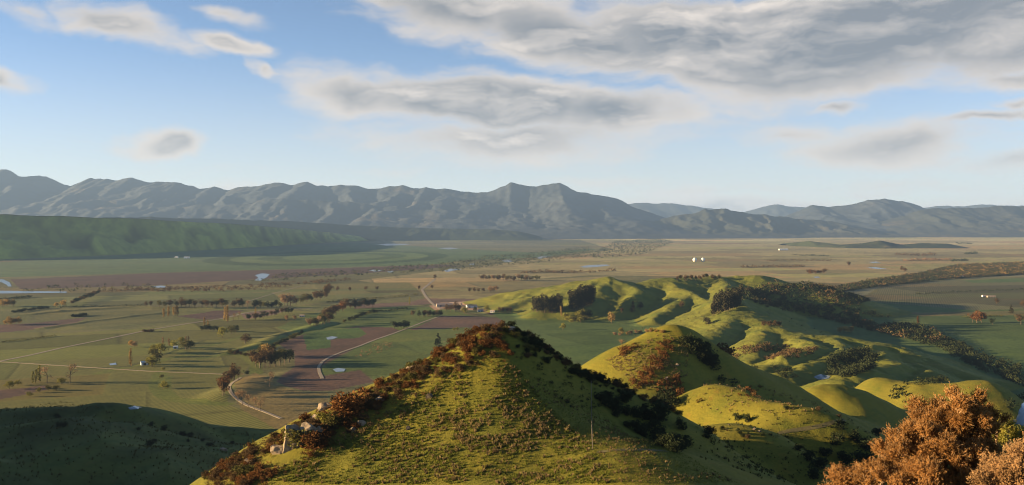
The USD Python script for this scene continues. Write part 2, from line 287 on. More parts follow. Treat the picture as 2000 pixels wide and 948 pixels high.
# right: pastures and vineyards beyond the gully
cover('pasture', [(930,590),(1100,590),(1500,556),(1700,590),(1640,575),(1720,592),(1900,606),(2300,600),(2300,1000),(1800,1100),(1400,1000),(1100,760),(1060,690),(1000,640)], (0.060, 0.092, 0.026))
cover('vineyard', [(1720,592),(1700,580),(1720,562),(1850,548),(2300,538),(2300,600),(1900,606)], (0.088, 0.086, 0.042)); cover('vineyard', [(1600,572),(1719,560),(1690,578),(1640,580)], (0.12, 0.118, 0.07)); cover('pasture', [(1880,548),(2300,532),(2300,545),(1900,553)], (0.06, 0.095, 0.03))
cover('pasture', [(1760,612),(2300,600),(2300,618),(1900,616),(1800,618)], (0.12, 0.105, 0.04))
COL = np.empty(GX.shape + (3,)); COL[:] = PLAIN
KIND = np.full(GX.shape, 'floor', dtype='U16')
sel = (R2 > 500) & (np.abs(A2) < 0.9)
pts = shapely.points(GX[sel], GY[sel])
c_s, k_s = COL[sel], KIND[sel]
for kind, poly, col in COVER:
    shapely.prepare(poly); inside = shapely.contains(poly, pts)
    c_s[inside] = col; k_s[inside] = kind
COL[sel], KIND[sel] = c_s, k_s
def parcels(x, y, deg, a, b, seed):
    """Fields in a skewed grid: a tone for each and 1 along their edges."""
    t = math.radians(deg); u = x * math.cos(t) + y * math.sin(t) + (n2(x, y, 900, seed, 2) - .5) * 160; w = -x * math.sin(t) + y * math.cos(t)
    r = np.floor(w / b); u2 = u + (np.sin(r * 12.9898 + seed) * 43758.5453 % 1.0) * a; c = np.floor(u2 / a)
    h = np.sin(r * 127.1 + c * 311.7 + seed) * 43758.5453 % 1.0; h2 = np.sin(r * 269.5 + c * 183.3 + seed) * 43758.5453 % 1.0
    e = np.minimum(np.minimum(u2 / a % 1, 1 - u2 / a % 1) * a, np.minimum(w / b % 1, 1 - w / b % 1) * b)
    return h, h2, e
for deg, a, b, r0, r1, seed in ((24, 330, 190, 900, 3300, 3), (12, 620, 340, 3300, 7500, 5), (8, 1100, 700, 7500, 30000, 9)):
    q = (R2 > r0) & (R2 <= r1) & np.isin(KIND, ['vineyard', 'far_plain', 'floor', 'pasture']) & (np.abs(A2) < .9)
    h, h2, e = parcels(GX[q], GY[q], deg, a, b, seed)
    amt = np.where(KIND[q] == 'pasture', .45, 1.0)[:, None]
    c = COL[q]; tone = (.70 + .60 * h)[:, None] * np.where((h2 > .8)[:, None], [.94, 1.02, .85], np.where((h2 < .13)[:, None], [1.10, .94, .92], [1, 1, 1]))
    edge = np.clip(1 - e / (7 + r0 * .0022), 0, 1)[:, None] * np.where(h2 > .5, -.38, .16)[:, None]
    COL[q] = c * (1 + (tone - 1) * amt) * (1 + edge * amt)
for i, col in ((1, (0.132, 0.120, 0.018)), (2, (0.066, 0.078, 0.018)), (3, (0.118, 0.124, 0.022))):  # shaded hill's grass made darker than the lit hills to deepen its shade
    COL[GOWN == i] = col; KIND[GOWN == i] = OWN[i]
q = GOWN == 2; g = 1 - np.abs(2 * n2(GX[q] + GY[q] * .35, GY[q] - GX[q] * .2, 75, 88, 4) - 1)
COL[q] *= np.clip(.45 + 1.7 * (g - .5), .35, 1.5)[:, None] * np.array([1.0, 1.0, 1.0])  # ridged tone paints in folds that the shade leaves invisible

def terrain_material(name, scale, bump):
    n = {'a': ('attribute', dict(attribute='albedo')), 'g': ('geometry', {}),
         'n1': ('noise_texture', dict(scale=scale, detail=6.0, roughness=0.65)), 'n2': ('noise_texture', dict(scale=scale / 14, detail=4.0, roughness=0.6)),
         'r1': ('rgb_ramp', dict(ramp=[(0.25, (.62, .60, .55)), (0.5, (1, 1, 1)), (0.75, (1.35, 1.25, 1.05))])),
         'r2': ('rgb_ramp', dict(ramp=[(0.3, (.75, .8, .8)), (0.5, (1, 1, 1)), (0.7, (1.25, 1.15, 1.05))])),
         'm1': ('mix_color', dict(blend_type='multiply', fac=1.0)), 'm2': ('mix_color', dict(blend_type='multiply', fac=1.0)),
         'b': ('bump', dict(strength=0.8, distance=bump)), 'p': ('principled_bsdf', dict(roughness=0.95, specular_ior_level=0.1))}
    l = [('g.position', 'n1.vector'), ('g.position', 'n2.vector'), ('n1.fac', 'r1.fac'), ('n2.fac', 'r2.fac'), ('a.color', 'm1.a'), ('r1.color', 'm1.b'),
         ('m1.result', 'm2.a'), ('r2.color', 'm2.b'), ('m2.result', 'p.base_color'), ('n1.fac', 'b.height'), ('b.normal', 'p.normal')]
    return usdkit.material(stage, '/World/Looks/' + name, n, l, surface='p.BSDF')
def hill_material(name, fine_scale, step_scale, bump, patch):
    """Pasture on steep ground: stock terracettes along the contour, dry and bare patches, fine sward."""
    n = {'a': ('attribute', dict(attribute='albedo')), 'g': ('geometry', {}), 'mp': ('mapping', dict(mapping_type='point', scale=(.12, .12, 1.0))),
         'n1': ('noise_texture', dict(scale=fine_scale, detail=7.0, roughness=.7)), 'n2': ('noise_texture', dict(scale=patch, detail=6.0, roughness=.65)), 'n3': ('noise_texture', dict(scale=patch * 3.3, detail=5.0, roughness=.6)),
         'w': ('wave_texture', dict(wave_type='bands', bands_direction='z', profile='sine', scale=step_scale, distortion=9.0, detail=4.0, detail_scale=.6, detail_roughness=.6)),
         'r1': ('rgb_ramp', dict(ramp=[(.22, (.50, .50, .48)), (.45, (.92, .95, .95)), (.6, (1.08, 1.06, 1.0)), (.8, (1.42, 1.34, 1.15))])),
         'r2': ('rgb_ramp', dict(ramp=[(.32, (.66, .80, .80)), (.5, (1, 1, 1)), (.64, (1.10, 1.06, 1.0)), (.75, (1.20, 1.08, 1.0))])),
         'r3': ('rgb_ramp', dict(ramp=[(.60, (1, 1, 1)), (.68, (1.12, .97, 1.1)), (.78, (1.05, .85, 1.1))])), 'rw': ('rgb_ramp', dict(ramp=[(.1, (.80, .80, .80)), (.6, (1.08, 1.06, 1.0))])),
         'm1': ('mix_color', dict(blend_type='multiply', fac=1.0)), 'm2': ('mix_color', dict(blend_type='multiply', fac=1.0)), 'm3': ('mix_color', dict(blend_type='multiply', fac=1.0)), 'm4': ('mix_color', dict(blend_type='multiply', fac=.18)),
         'hh': ('math', dict(math_type='multiply_add', value2=.10)), 'b': ('bump', dict(strength=.9, distance=bump)), 'p': ('principled_bsdf', dict(roughness=.95, specular_ior_level=.08))}
    l = [('g.position', 'n1.vector'), ('g.position', 'n2.vector'), ('g.position', 'n3.vector'), ('g.position', 'mp.vector'), ('mp.vector', 'w.vector'), ('n1.fac', 'r1.fac'), ('n2.fac', 'r2.fac'), ('n3.fac', 'r3.fac'), ('w.fac', 'rw.fac'),
         ('a.color', 'm1.a'), ('r1.color', 'm1.b'), ('m1.result', 'm2.a'), ('r2.color', 'm2.b'), ('m2.result', 'm3.a'), ('r3.color', 'm3.b'), ('m3.result', 'm4.a'), ('rw.color', 'm4.b'), ('m4.result', 'p.base_color'),
         ('w.fac', 'hh.value1'), ('n1.fac', 'hh.value3'), ('hh.value', 'b.height'), ('b.normal', 'p.normal')]
    return usdkit.material(stage, '/World/Looks/' + name, n, l, surface='p.BSDF')
M_NEAR = hill_material('hill_grass', 1.1, .16, .5, .045)
M_HILLS = hill_material('far_hill_grass', .28, .045, 1.6, .012)
M_FLOOR = terrain_material('valley_grass', 0.12, 1.0)
M_FAR = terrain_material('mountain_scrub', 0.006, 25.0)

def vineyard_material():
    n = {'a': ('attribute', dict(attribute='albedo')), 'g': ('geometry', {}), 'mp': ('mapping', dict(mapping_type='point', rotation=(0, 0, math.radians(24)))),
         'n1': ('noise_texture', dict(scale=.07, detail=7.0, roughness=.72)), 'w': ('wave_texture', dict(wave_type='bands', bands_direction='x', profile='sine', scale=.046, distortion=1.2, detail=3.0, detail_scale=.05)),
         'r1': ('rgb_ramp', dict(ramp=[(.25, (.72, .74, .70)), (.5, (1, 1, 1)), (.75, (1.25, 1.18, 1.1))])), 'rw': ('rgb_ramp', dict(ramp=[(.2, (.72, .76, .72)), (.8, (1.2, 1.17, 1.08))])),
         'm1': ('mix_color', dict(blend_type='multiply', fac=1.0)), 'm2': ('mix_color', dict(blend_type='multiply', fac=1.0)), 'p': ('principled_bsdf', dict(roughness=.95, specular_ior_level=.1))}
    l = [('g.position', 'mp.vector'), ('mp.vector', 'w.vector'), ('g.position', 'n1.vector'), ('n1.fac', 'r1.fac'), ('w.fac', 'rw.fac'), ('a.color', 'm1.a'), ('r1.color', 'm1.b'), ('m1.result', 'm2.a'), ('rw.color', 'm2.b'), ('m2.result', 'p.base_color')]
    return usdkit.material(stage, '/World/Looks/vineyard_rows', n, l, surface='p.BSDF')
M_VINE = vineyard_material()
NAMES = {'floor': ('valley_floor', 'flat olive brown valley floor reaching to the mountains'), 'near': ('rocky_hill', 'steep grassy foreground hills with scrub and rock'), 'dark': ('shaded_hill', 'smooth dark green hill in shade at lower left'),
         'hills': ('grassy_hills', 'green rolling hills in low sunlight beyond the foreground peak'), 'far_plain': ('far_plain', 'pale tan farmland below the mountains'), 'pasture': ('pasture', 'green pasture and paddocks of the valley'), 'vineyard': ('vineyard', 'olive brown vineyard blocks in fine rows on the valley floor'), 'farm_yard': ('farm_yard', 'bare pinkish clay yard of the farm'), 'ploughed_field': ('ploughed_field', 'purple brown ploughed soil')}
idx = np.arange(nr * nc).reshape(nr, nc)
i00, i01 = idx[:-1], np.roll(idx, -1, 1)[:-1]; i10, i11 = idx[1:], np.roll(idx, -1, 1)[1:]
quads = np.stack([i00, i10, i11, i01], -1).reshape(-1, 4)[:, ::-1]
fk = KIND[:-1].reshape(-1)
Vf, Nf, Cf = V.reshape(-1, 3), GN.reshape(-1, 3), COL.reshape(-1, 3)
for k in NAMES:
    q = quads[fk == k]
    if not len(q): continue
    u, inv = np.unique(q, return_inverse=True); inv = inv.reshape(q.shape)
    tri = np.vstack([inv[:, [0, 1, 2]], inv[:, [0, 2, 3]]])
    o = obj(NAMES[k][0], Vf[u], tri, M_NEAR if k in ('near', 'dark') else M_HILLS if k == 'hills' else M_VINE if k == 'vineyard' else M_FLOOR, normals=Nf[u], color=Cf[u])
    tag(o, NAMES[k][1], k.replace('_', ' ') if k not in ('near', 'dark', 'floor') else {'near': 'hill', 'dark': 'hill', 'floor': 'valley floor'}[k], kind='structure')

# ------------------------------------------------------------------ mountains
def mountain(name, label, sil, d0, front, back, p=1.15, a=.34, sc=1500., col=(0.026,0.034,0.042), foot=0.0, seed=0, kind='structure', cat='mountains', step=3.0, mat=None, rows=60, pale_=.35, gul=.08, tone=(.78, .40)):  # mountain cols darkened for cloud shadow; default also tinted blue for haze
    """A range whose crest stands on the silhouette sil (pixels) at d0 metres (or per-point), falling FRONT metres towards the viewer and BACK metres away."""
    sil = np.array(sil, float)
    dd = np.interp(np.arange(sil[0, 0], sil[-1, 0] + .1, step), sil[:, 0], sil[:, 2]) if sil.shape[1] > 2 else None
    px = np.arange(sil[0, 0], sil[-1, 0] + .1, step)
    py = np.interp(px, sil[:, 0], sil[:, 1])
    d = dd if dd is not None else np.full(px.shape, float(d0))
    X = (px - CX) / FPX * d
    zc = HC - (py - HORIZON) / FPX * d
    jag = (meshkit.fbm(np.stack([X / (sc * .35), X * 0, X * 0 + seed], -1), 4, seed) - .5) * .16
    zc = zc * (1 + jag * np.clip(zc / 600, 0.05, 1))
    t = np.concatenate([np.linspace(-1, 0, 12)[:-1], np.linspace(0, 1, rows) ** 1.15])
    TT, XX = np.meshgrid(t, X, indexing='ij')
    YY = np.where(TT < 0, -TT * back, -TT * front) + d[None]
    wxx = XX + (n2(XX, YY, sc * .9, seed + 3, 3) - .5) * sc * .9
    spur = 1 - np.abs(2 * meshkit.fbm(np.stack([wxx / sc, YY / (sc * 2.6), np.full_like(XX, seed)], -1), 5, seed + 7) - 1)   # ridged
    spur = np.clip((spur - .45) / .55, 0, 1)
    q = np.abs(TT)
    prof = (1 - q) ** p
    Z = (zc[None] - foot) * np.clip(prof * (1 - a * np.sin(np.pi * np.clip(q, 0, 1)) ** .7 * (1 - spur)), 0, 1) + foot
    Z += (n2(XX, YY, sc * .18, seed + 9, 3) - .5) * .10 * (zc[None] - foot) * np.sin(np.pi * np.clip(q, 0, 1))
    r2 = 1 - np.abs(2 * meshkit.fbm(np.stack([wxx / (sc * .3), YY / (sc * .55), np.full_like(XX, seed + .5)], -1), 4, seed + 21) - 1)
    Z += (r2 - .75) * gul * (zc[None] - foot) * np.sin(np.pi * np.clip(q, 0, 1)) ** .8
    Z = np.where(q >= .999, foot - 30, Z)
    # the ends run down into the ground
    e = np.minimum(np.arange(len(px)), np.arange(len(px))[::-1]) * step
    v = np.stack([XX, YY, Z], -1)
    A, B = v.shape[:2]; ii = np.arange(A * B).reshape(A, B)
    qd = np.stack([ii[:-1, :-1], ii[:-1, 1:], ii[1:, 1:], ii[1:, :-1]], -1).reshape(-1, 4)
    dv = np.gradient(v, axis=0); du = np.gradient(v, axis=1)
    nn = np.cross(dv, du); nn /= np.linalg.norm(nn, axis=-1, keepdims=True) + 1e-12; nn *= np.sign(nn[..., 2:] + 1e-9)
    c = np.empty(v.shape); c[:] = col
    c *= (tone[0] + tone[1] * np.clip((r2 - .55) * 1.6 + (spur - .4) * .6, 0, 1))[..., None]  # growth darker in gullies, paler on spurs, painting in relief lost in shade
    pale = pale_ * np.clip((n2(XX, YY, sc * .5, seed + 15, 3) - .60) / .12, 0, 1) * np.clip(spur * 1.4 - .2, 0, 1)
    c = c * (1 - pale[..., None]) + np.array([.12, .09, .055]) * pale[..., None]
    f = np.vstack([qd[:, [0, 2, 1]], qd[:, [0, 3, 2]]])
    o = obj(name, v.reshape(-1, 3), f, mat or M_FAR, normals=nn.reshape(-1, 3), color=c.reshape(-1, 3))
    return tag(o, label, cat, kind=kind)
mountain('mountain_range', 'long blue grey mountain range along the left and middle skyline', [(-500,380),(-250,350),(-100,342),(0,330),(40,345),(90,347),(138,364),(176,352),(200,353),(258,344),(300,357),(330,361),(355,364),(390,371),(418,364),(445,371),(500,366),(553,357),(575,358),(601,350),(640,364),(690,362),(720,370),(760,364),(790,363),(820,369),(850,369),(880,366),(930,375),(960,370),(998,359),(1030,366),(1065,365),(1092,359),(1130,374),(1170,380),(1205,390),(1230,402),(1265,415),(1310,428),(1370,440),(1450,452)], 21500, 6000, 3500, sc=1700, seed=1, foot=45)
mountain('mountain_ridge', 'wooded lower ridge standing in front of the long range', [(180,440),(250,424),(300,412),(380,402),(450,400),(520,392),(570,390),(640,392),(700,398),(760,403),(830,412),(900,416),(980,424),(1060,430),(1130,440),(1200,455)], 19000, 3000, 2500, sc=1000, seed=2, foot=45)
mountain('mountain_foothills', 'low foothills with pale bare slips along the valley edge', [(820,452),(880,436),(930,428),(1000,424),(1060,420),(1110,418),(1170,425),(1220,430),(1280,432),(1330,420),(1380,410),(1418,407),(1460,416),(1500,420),(1560,428),(1620,432),(1680,444),(1760,458)], 19000, 2400, 2500, sc=620, a=.6, seed=3, foot=50, col=(0.028,0.032,0.027))
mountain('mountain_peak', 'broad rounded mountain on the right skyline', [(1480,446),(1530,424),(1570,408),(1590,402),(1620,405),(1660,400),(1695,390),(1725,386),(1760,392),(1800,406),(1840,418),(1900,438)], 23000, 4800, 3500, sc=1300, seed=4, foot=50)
mountain('mountain_shoulder', 'brown green mountain shoulder at the right edge', [(1640,456),(1700,440),(1750,425),(1790,414),(1840,408),(1900,404),(1960,402),(2010,404),(2150,408),(2400,425)], 20500, 3500, 3000, sc=1000, seed=5, foot=50, col=(0.028,0.032,0.027))
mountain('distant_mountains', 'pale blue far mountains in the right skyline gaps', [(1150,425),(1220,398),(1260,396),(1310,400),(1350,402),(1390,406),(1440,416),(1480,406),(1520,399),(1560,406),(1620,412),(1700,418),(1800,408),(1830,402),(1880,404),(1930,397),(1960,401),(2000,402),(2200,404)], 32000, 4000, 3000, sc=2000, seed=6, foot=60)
# the long terrace on the left
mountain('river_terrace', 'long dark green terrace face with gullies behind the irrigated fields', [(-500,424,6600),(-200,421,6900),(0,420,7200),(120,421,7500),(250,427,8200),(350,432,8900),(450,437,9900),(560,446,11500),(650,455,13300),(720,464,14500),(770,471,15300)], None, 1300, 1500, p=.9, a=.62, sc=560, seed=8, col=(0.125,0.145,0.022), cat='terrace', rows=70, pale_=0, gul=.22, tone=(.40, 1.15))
mountain('forested_plateau', 'dark pine forest along the top of the left terrace', [(200,424,12500),(300,424,12700),(400,427,13000),(520,431,13700),(640,437,14400),(760,444,14700),(880,447,14900),(960,448,14800),(1010,452,14700),(1040,458,14650),(1060,464,14600)], None, 420, 1500, p=.45, a=.25, sc=500, seed=9, foot=20, col=(0.014,0.022,0.012), cat='plateau', pale_=0)
mountain('wooded_hillock', 'dark wooded low hill on the far plain at right', [(1530,476,11000),(1580,471,10500),(1640,478,10000),(1680,476,9900),(1718,470,9900),(1760,478,9900),(1800,475,9900),(1850,476,9800),(1890,484,9800),(1960,489,9700),(2050,492,9600)], None, 420, 500, p=.8, a=.3, sc=300, seed=10, col=(0.024,0.032,0.014), cat='hill')

# PART2
# ------------------------------------------------------------------ finding places on the ground
fa0, fda, nfine = fine[0], None, len(fine)
def zt(x, y):
    """Height of the ground sheet at (x, y), read off the rings themselves."""
    x = np.atleast_1d(np.asarray(x, float)); y = np.atleast_1d(np.asarray(y, float))
    r = np.hypot(x, y); a = np.arctan2(x, y)
    j = np.clip(np.searchsorted(fine, a) - 1, 0, nfine - 2); i = np.clip(np.searchsorted(RR, r) - 1, 0, nr - 2)
    t = np.clip((a - fine[j]) / (fine[j + 1] - fine[j]), 0, 1); u = np.clip((r - RR[i]) / (RR[i + 1] - RR[i]), 0, 1)
    return (GZ[i, j] * (1 - t) + GZ[i, j + 1] * t) * (1 - u) + (GZ[i + 1, j] * (1 - t) + GZ[i + 1, j + 1] * t) * u
RAYR = RR[(RR > 60) & (RR < 20000)]
def hit(px, py):
    """Where the line of sight through a pixel of the photograph meets the ground."""
    a = math.atan((px - CX) / FPX); y = RAYR * math.cos(a)
    z = HC - (py - HORIZON) / FPX * y
    zg = zt(RAYR * math.sin(a), y)
    k = np.argmax(z <= zg)
    if z[k] > zg[k]: return G(px, py)
    if k == 0: k = 1
    s0, s1 = z[k - 1] - zg[k - 1], z[k] - zg[k]; t = s0 / (s0 - s1 + 1e-9)
    r = RAYR[k - 1] + t * (RAYR[k] - RAYR[k - 1])
    return np.array([r * math.sin(a), r * math.cos(a), zt(r * math.sin(a), r * math.cos(a))[0]])
def area(pts, grow=0.0):
    """The patch of ground seen inside a polygon of pixels."""
    out = []
    for (a, b), (c, d) in zip(pts, pts[1:] + pts[:1]):
        for t in np.linspace(0, 1, 6)[:-1]:
            out.append(hit(a + (c - a) * t, b + (d - b) * t)[:2])
    p = Polygon(out).buffer(0)
    return p.buffer(grow) if grow else p
def scatter(poly, n, rng, gap=0.0, tries=40):
    x0, y0, x1, y1 = poly.bounds; shapely.prepare(poly); got = []
    for _ in range(tries):
        q = rng.uniform((x0, y0), (x1, y1), (max(n * 3, 200), 2))
        q = q[shapely.contains_xy(poly, q[:, 0], q[:, 1])]
        for c in q:
            if gap and got and min((c[0] - g[0]) ** 2 + (c[1] - g[1]) ** 2 for g in got[-400:]) < gap * gap: continue
            got.append(c)
            if len(got) >= n: break
        if len(got) >= n: break
    got = np.array(got).reshape(-1, 2)
    return np.column_stack([got, zt(got[:, 0], got[:, 1])]) if len(got) else np.zeros((0, 3))

# ------------------------------------------------------------------ materials of things
def plain(name, col, rough=.8, vary=.25, scale=3.0, spec=.2, bump=0.0, rand=0.0, trans=0.0):
    n = {'tc': ('texture_coordinate', {}), 'no': ('noise_texture', dict(scale=scale, detail=5.0, roughness=.6)),
         'r': ('rgb_ramp', dict(ramp=[(.25, [c * (1 - vary) for c in col]), (.5, col), (.75, [c * (1 + vary) for c in col])])),
         'p': ('principled_bsdf', dict(roughness=rough, specular_ior_level=spec))}
    l = [('tc.object', 'no.vector'), ('no.fac', 'r.fac')]
    src = 'r.color'
    if rand:
        n['oi'] = ('object_info', {}); n['mr'] = ('map_range', dict(from_min=0., from_max=1., to_min=1 - rand, to_max=1 + rand, clamp=True)); n['mx'] = ('vector_math', dict(math_type='scale'))
        l += [('oi.random', 'mr.value'), ('r.color', 'mx.vector1'), ('mr.result', 'mx.scale')]; src = 'mx.vector'
    l.append((src, 'p.base_color')); surf = 'p.BSDF'
    if bump:
        n['b'] = ('bump', dict(strength=.8, distance=bump)); l += [('no.fac', 'b.height'), ('b.normal', 'p.normal')]
    if trans:
        n['t'] = ('translucent_bsdf', {}); n['mc'] = ('mix_closure', dict(fac=trans)); l += [(src, 't.color'), ('p.BSDF', 'mc.closure1'), ('t.BSDF', 'mc.closure2')]; surf = 'mc.closure'
    return usdkit.material(stage, '/World/Looks/' + name, n, l, surface=surf)
FOL = dict(rough=.9, spec=.08, vary=.35, rand=.22, trans=.22)
L = {'rust': plain('rust_foliage', (.115, .052, .016), **FOL), 'brown': plain('brown_foliage', (.085, .055, .025), **FOL), 'bare': plain('bare_twigs', (.21, .14, .075), **FOL),
     'gold': plain('gold_foliage', (.26, .175, .055), **FOL), 'lime': plain('lime_foliage', (.175, .165, .032), **FOL), 'olive': plain('olive_foliage', (.088, .082, .022), **FOL),
     'dark': plain('dark_foliage', (.022, .03, .012), **FOL), 'pine': plain('pine_foliage', (.04, .038, .018), **FOL), 'bark': plain('bark', (.10, .07, .045), vary=.3, scale=12),
     'tuss': plain('tussock_blades', (.19, .14, .06), **FOL), 'kanuka': plain('orange_leaves', (.245, .122, .036), rough=.8, spec=.1, vary=.65, scale=5.0, trans=.3), 'kanuka2': plain('tawny_leaves', (.28, .165, .07), rough=.8, spec=.1, vary=.45, scale=5.0, trans=.3),
     'twig': plain('pale_twigs', (.34, .22, .11), vary=.3, scale=20), 'lichen': plain('lichen_twigs', (.30, .24, .05), vary=.35, scale=25),
     'rock': plain('pale_rock', (.21, .165, .11), rough=.9, vary=.65, scale=.55, bump=.25), 'stone': plain('field_stone', (.085, .07, .05), rough=.9, vary=.35, scale=3),
     'post': plain('fence_timber', (.16, .13, .10), vary=.3, scale=8), 'wire': plain('fence_wire', (.12, .115, .10), rough=.5, vary=.05), 'white': plain('white_panels', (.52, .52, .50), rough=.45, vary=.04, scale=.3),
     'wall': plain('pale_wall', (.34, .27, .20), vary=.08), 'roof': plain('shed_roof', (.33, .25, .185), rough=.6, vary=.1), 'bluewall': plain('blue_white_wall', (.42, .48, .52), vary=.06), 'door': plain('dark_door', (.06, .06, .07), vary=.1),
     'gravel': plain('gravel', (.23, .19, .135), rough=.95, vary=.2, scale=.4), 'clay': plain('bare_clay', (.22, .145, .09), rough=.95, vary=.25, scale=.06), 'dirt': plain('hill_track_dirt', (.10, .088, .036), rough=.95, vary=.3, scale=.5)}
MF = dict(rough=.9, spec=.08, vary=.75, scale=.055, trans=.2)
for k, c in (('dark', (.026, .033, .013)), ('olive', (.085, .08, .022)), ('brown', (.095, .062, .028)), ('pine', (.05, .044, .02)), ('rust', (.115, .052, .016)), ('bare', (.19, .12, .065)), ('gold', (.22, .15, .05))): L[k + '_mass'] = plain(k + '_growth', c, **MF)
def water_material():
    n = {'g': ('geometry', {}), 'no': ('noise_texture', dict(scale=.8, detail=3.0)), 'b': ('bump', dict(strength=.3, distance=.05)),
         'p': ('principled_bsdf', dict(base_color=(.10, .13, .15), roughness=.24, specular_ior_level=.9, ior=1.33))}
    return usdkit.material(stage, '/World/Looks/water_look', n, [('g.position', 'no.vector'), ('no.fac', 'b.height'), ('b.normal', 'p.normal')], surface='p.BSDF')
L['water'] = water_material()

# ------------------------------------------------------------------ foliage and trees, height 1
def leaves(cent, size, rng, flat=.0, long=1.0, broad=.7):
    """One small bent leaf-clump face at every centre."""
    n = len(cent); u = rng.normal(size=(n, 3)); u /= np.linalg.norm(u, axis=1, keepdims=True)
    w = rng.normal(size=(n, 3)); w[:, 2] *= (1 - flat); w -= (w * u).sum(1, keepdims=True) * u; w /= np.linalg.norm(w, axis=1, keepdims=True) + 1e-9
    s = np.asarray(size) * rng.uniform(.6, 1.35, n); s = s[:, None]
    nn = np.cross(u, w)
    a, b, c, d = cent - u * s * long, cent + w * s * broad + nn * s * .2, cent + u * s * long, cent - w * s * broad + nn * s * .2
    v = np.stack([a, b, c, d], 1).reshape(-1, 3); k = np.arange(n)[:, None] * 4
    return v, np.vstack([k + [0, 1, 2], k + [0, 2, 3]])
def crown_pts(lobes, per, rng, shell=.55):
    out = []
    for (x, y, z, rx, rz) in lobes:
        q = rng.normal(size=(per, 3)); q /= np.linalg.norm(q, axis=1, keepdims=True)
        r = shell + (1 - shell) * rng.uniform(0, 1, (per, 1)) ** .7
        bump = 1 + .28 * np.sin(q[:, :1] * 5 + x * 31) * np.sin(q[:, 1:2] * 6 + z * 17) * np.cos(q[:, 2:] * 5)
        out.append(q * r * bump * [rx, rx, rz] + [x, y, z])
    return np.vstack(out)
def limb(a, b, ra, rb, sides=5):
    a, b = np.asarray(a, float), np.asarray(b, float); e = b - a; e /= np.linalg.norm(e) + 1e-9
    p = np.cross(e, [0.3, .9, .1]); p /= np.linalg.norm(p); q = np.cross(e, p); t = np.arange(sides) * 2 * np.pi / sides
    ring = np.cos(t)[:, None] * p + np.sin(t)[:, None] * q
    v = np.vstack([a + ring * ra, b + ring * rb, [a], [b]]); k = np.arange(sides); k1 = (k + 1) % sides
    f = np.vstack([np.stack([k, k1, sides + k1], 1), np.stack([k, sides + k1, sides + k], 1), np.stack([np.full(sides, 2 * sides), k1, k], 1), np.stack([np.full(sides, 2 * sides + 1), sides + k, sides + k1], 1)])
    return v, f
def join(parts):
    vs, fs, o = [], [], 0
    for v, f in parts:
        vs.append(v); fs.append(np.asarray(f) + o); o += len(v)
    return np.vstack(vs), np.vstack(fs)
def tree_shape(kind, seed):
    rng = np.random.default_rng(seed); U = rng.uniform
    if kind == 'poplar':
        lob = [(U(-.02, .02), U(-.02, .02), z, .085 * math.sin(math.pi * min(1, (z - .02) / 1.0)) ** .6 + .015, .11) for z in np.linspace(.14, .93, 9)]
        pts, size, th = crown_pts(lob, 30, rng, .3), .032, .014
    elif kind in ('pine', 'conifer'):
        w = .26 if kind == 'conifer' else .30
        lob = []
        for z in np.linspace(.14, .95, 8):
            r = w * (1 - z) ** .75 + .02
            for k in range(5 if z < .7 else 2):
                t = U(0, 6.28); lob.append((math.cos(t) * r * .6, math.sin(t) * r * .6, z + U(-.03, .03), r * .55 + .015, .07))
        pts, size, th = crown_pts(lob, 14, rng, .4), .04, .02
    elif kind == 'block':      # plantation pine: tall straight crown, flat rough top
        lob = [(U(-.07, .07), U(-.07, .07), z, .15 + U(-.03, .03), .12) for z in np.linspace(.25, .9, 7)]
        pts, size, th = crown_pts(lob, 38, rng, .5), .045, .02
    elif kind == 'willow':
        lob = [(math.cos(t) * r, math.sin(t) * r, z, U(.2, .3), U(.18, .26)) for t, r, z in [(U(0, 6.28), U(.08, .3), U(.3, .74)) for _ in range(11)]]
        pts, size, th = crown_pts(lob, 42, rng, .5), .05, .03
    elif kind == 'broad':
        lob = [(math.cos(t) * r, math.sin(t) * r, z, U(.16, .26), U(.14, .22)) for t, r, z in [(U(0, 6.28), U(.05, .3), U(.35, .82)) for _ in range(12)]]
        pts, size, th = crown_pts(lob, 36, rng, .5), .045, .03
    elif kind == 'bare':
        lob = [(math.cos(t) * r, math.sin(t) * r, z, U(.12, .2), U(.13, .2)) for t, r, z in [(U(0, 6.28), U(.04, .26), U(.38, .86)) for _ in range(12)]]
        pts, size, th = crown_pts(lob, 22, rng, .2), .026, .02
    else:                      # bush: foliage to the ground
        lob = [(math.cos(t) * r, math.sin(t) * r, z, U(.2, .34), U(.18, .30)) for t, r, z in [(U(0, 6.28), U(.05, .36), U(.16, .72)) for _ in range(13)]]
        pts, size, th = crown_pts(lob, 46, rng, .45), .058, .03
    pts[:, 2] = np.clip(pts[:, 2], .02, 1.0)
    cr = leaves(pts, size, rng)
    top = .85 if kind in ('poplar', 'pine', 'conifer', 'block') else .5
    parts = [limb((0, 0, -.03), (0, 0, top), th, th * .4)]
    for l_ in lob[::max(1, len(lob) // 5)]:
        parts.append(limb((0, 0, min(top * .9, max(.12, l_[2] - .2))), l_[:3], th * .55, th * .15, 4))
    return cr, join(parts)
SHAPES = {}
stage.CreateClassPrim('/World/kinds')
def kind_prim(shape, look, variant):
    key = f'{look}_{shape}_kind_{variant}'
    if key not in SHAPES:
        cp = stage.CreateClassPrim('/World/kinds/' + key)
        (cv, cf), (tv, tf) = tree_shape(shape, hash_seed(shape) + variant)
        obj('crown', cv, cf, L[look], cp); obj('trunk' if shape != 'bush' else 'stem', tv, tf, L['bark'], cp)
        SHAPES[key] = cp.GetPath()
    return SHAPES[key]
def hash_seed(s): return sum(ord(c) * (i + 3) for i, c in enumerate(s)) % 9973
RT = random.Random(7)
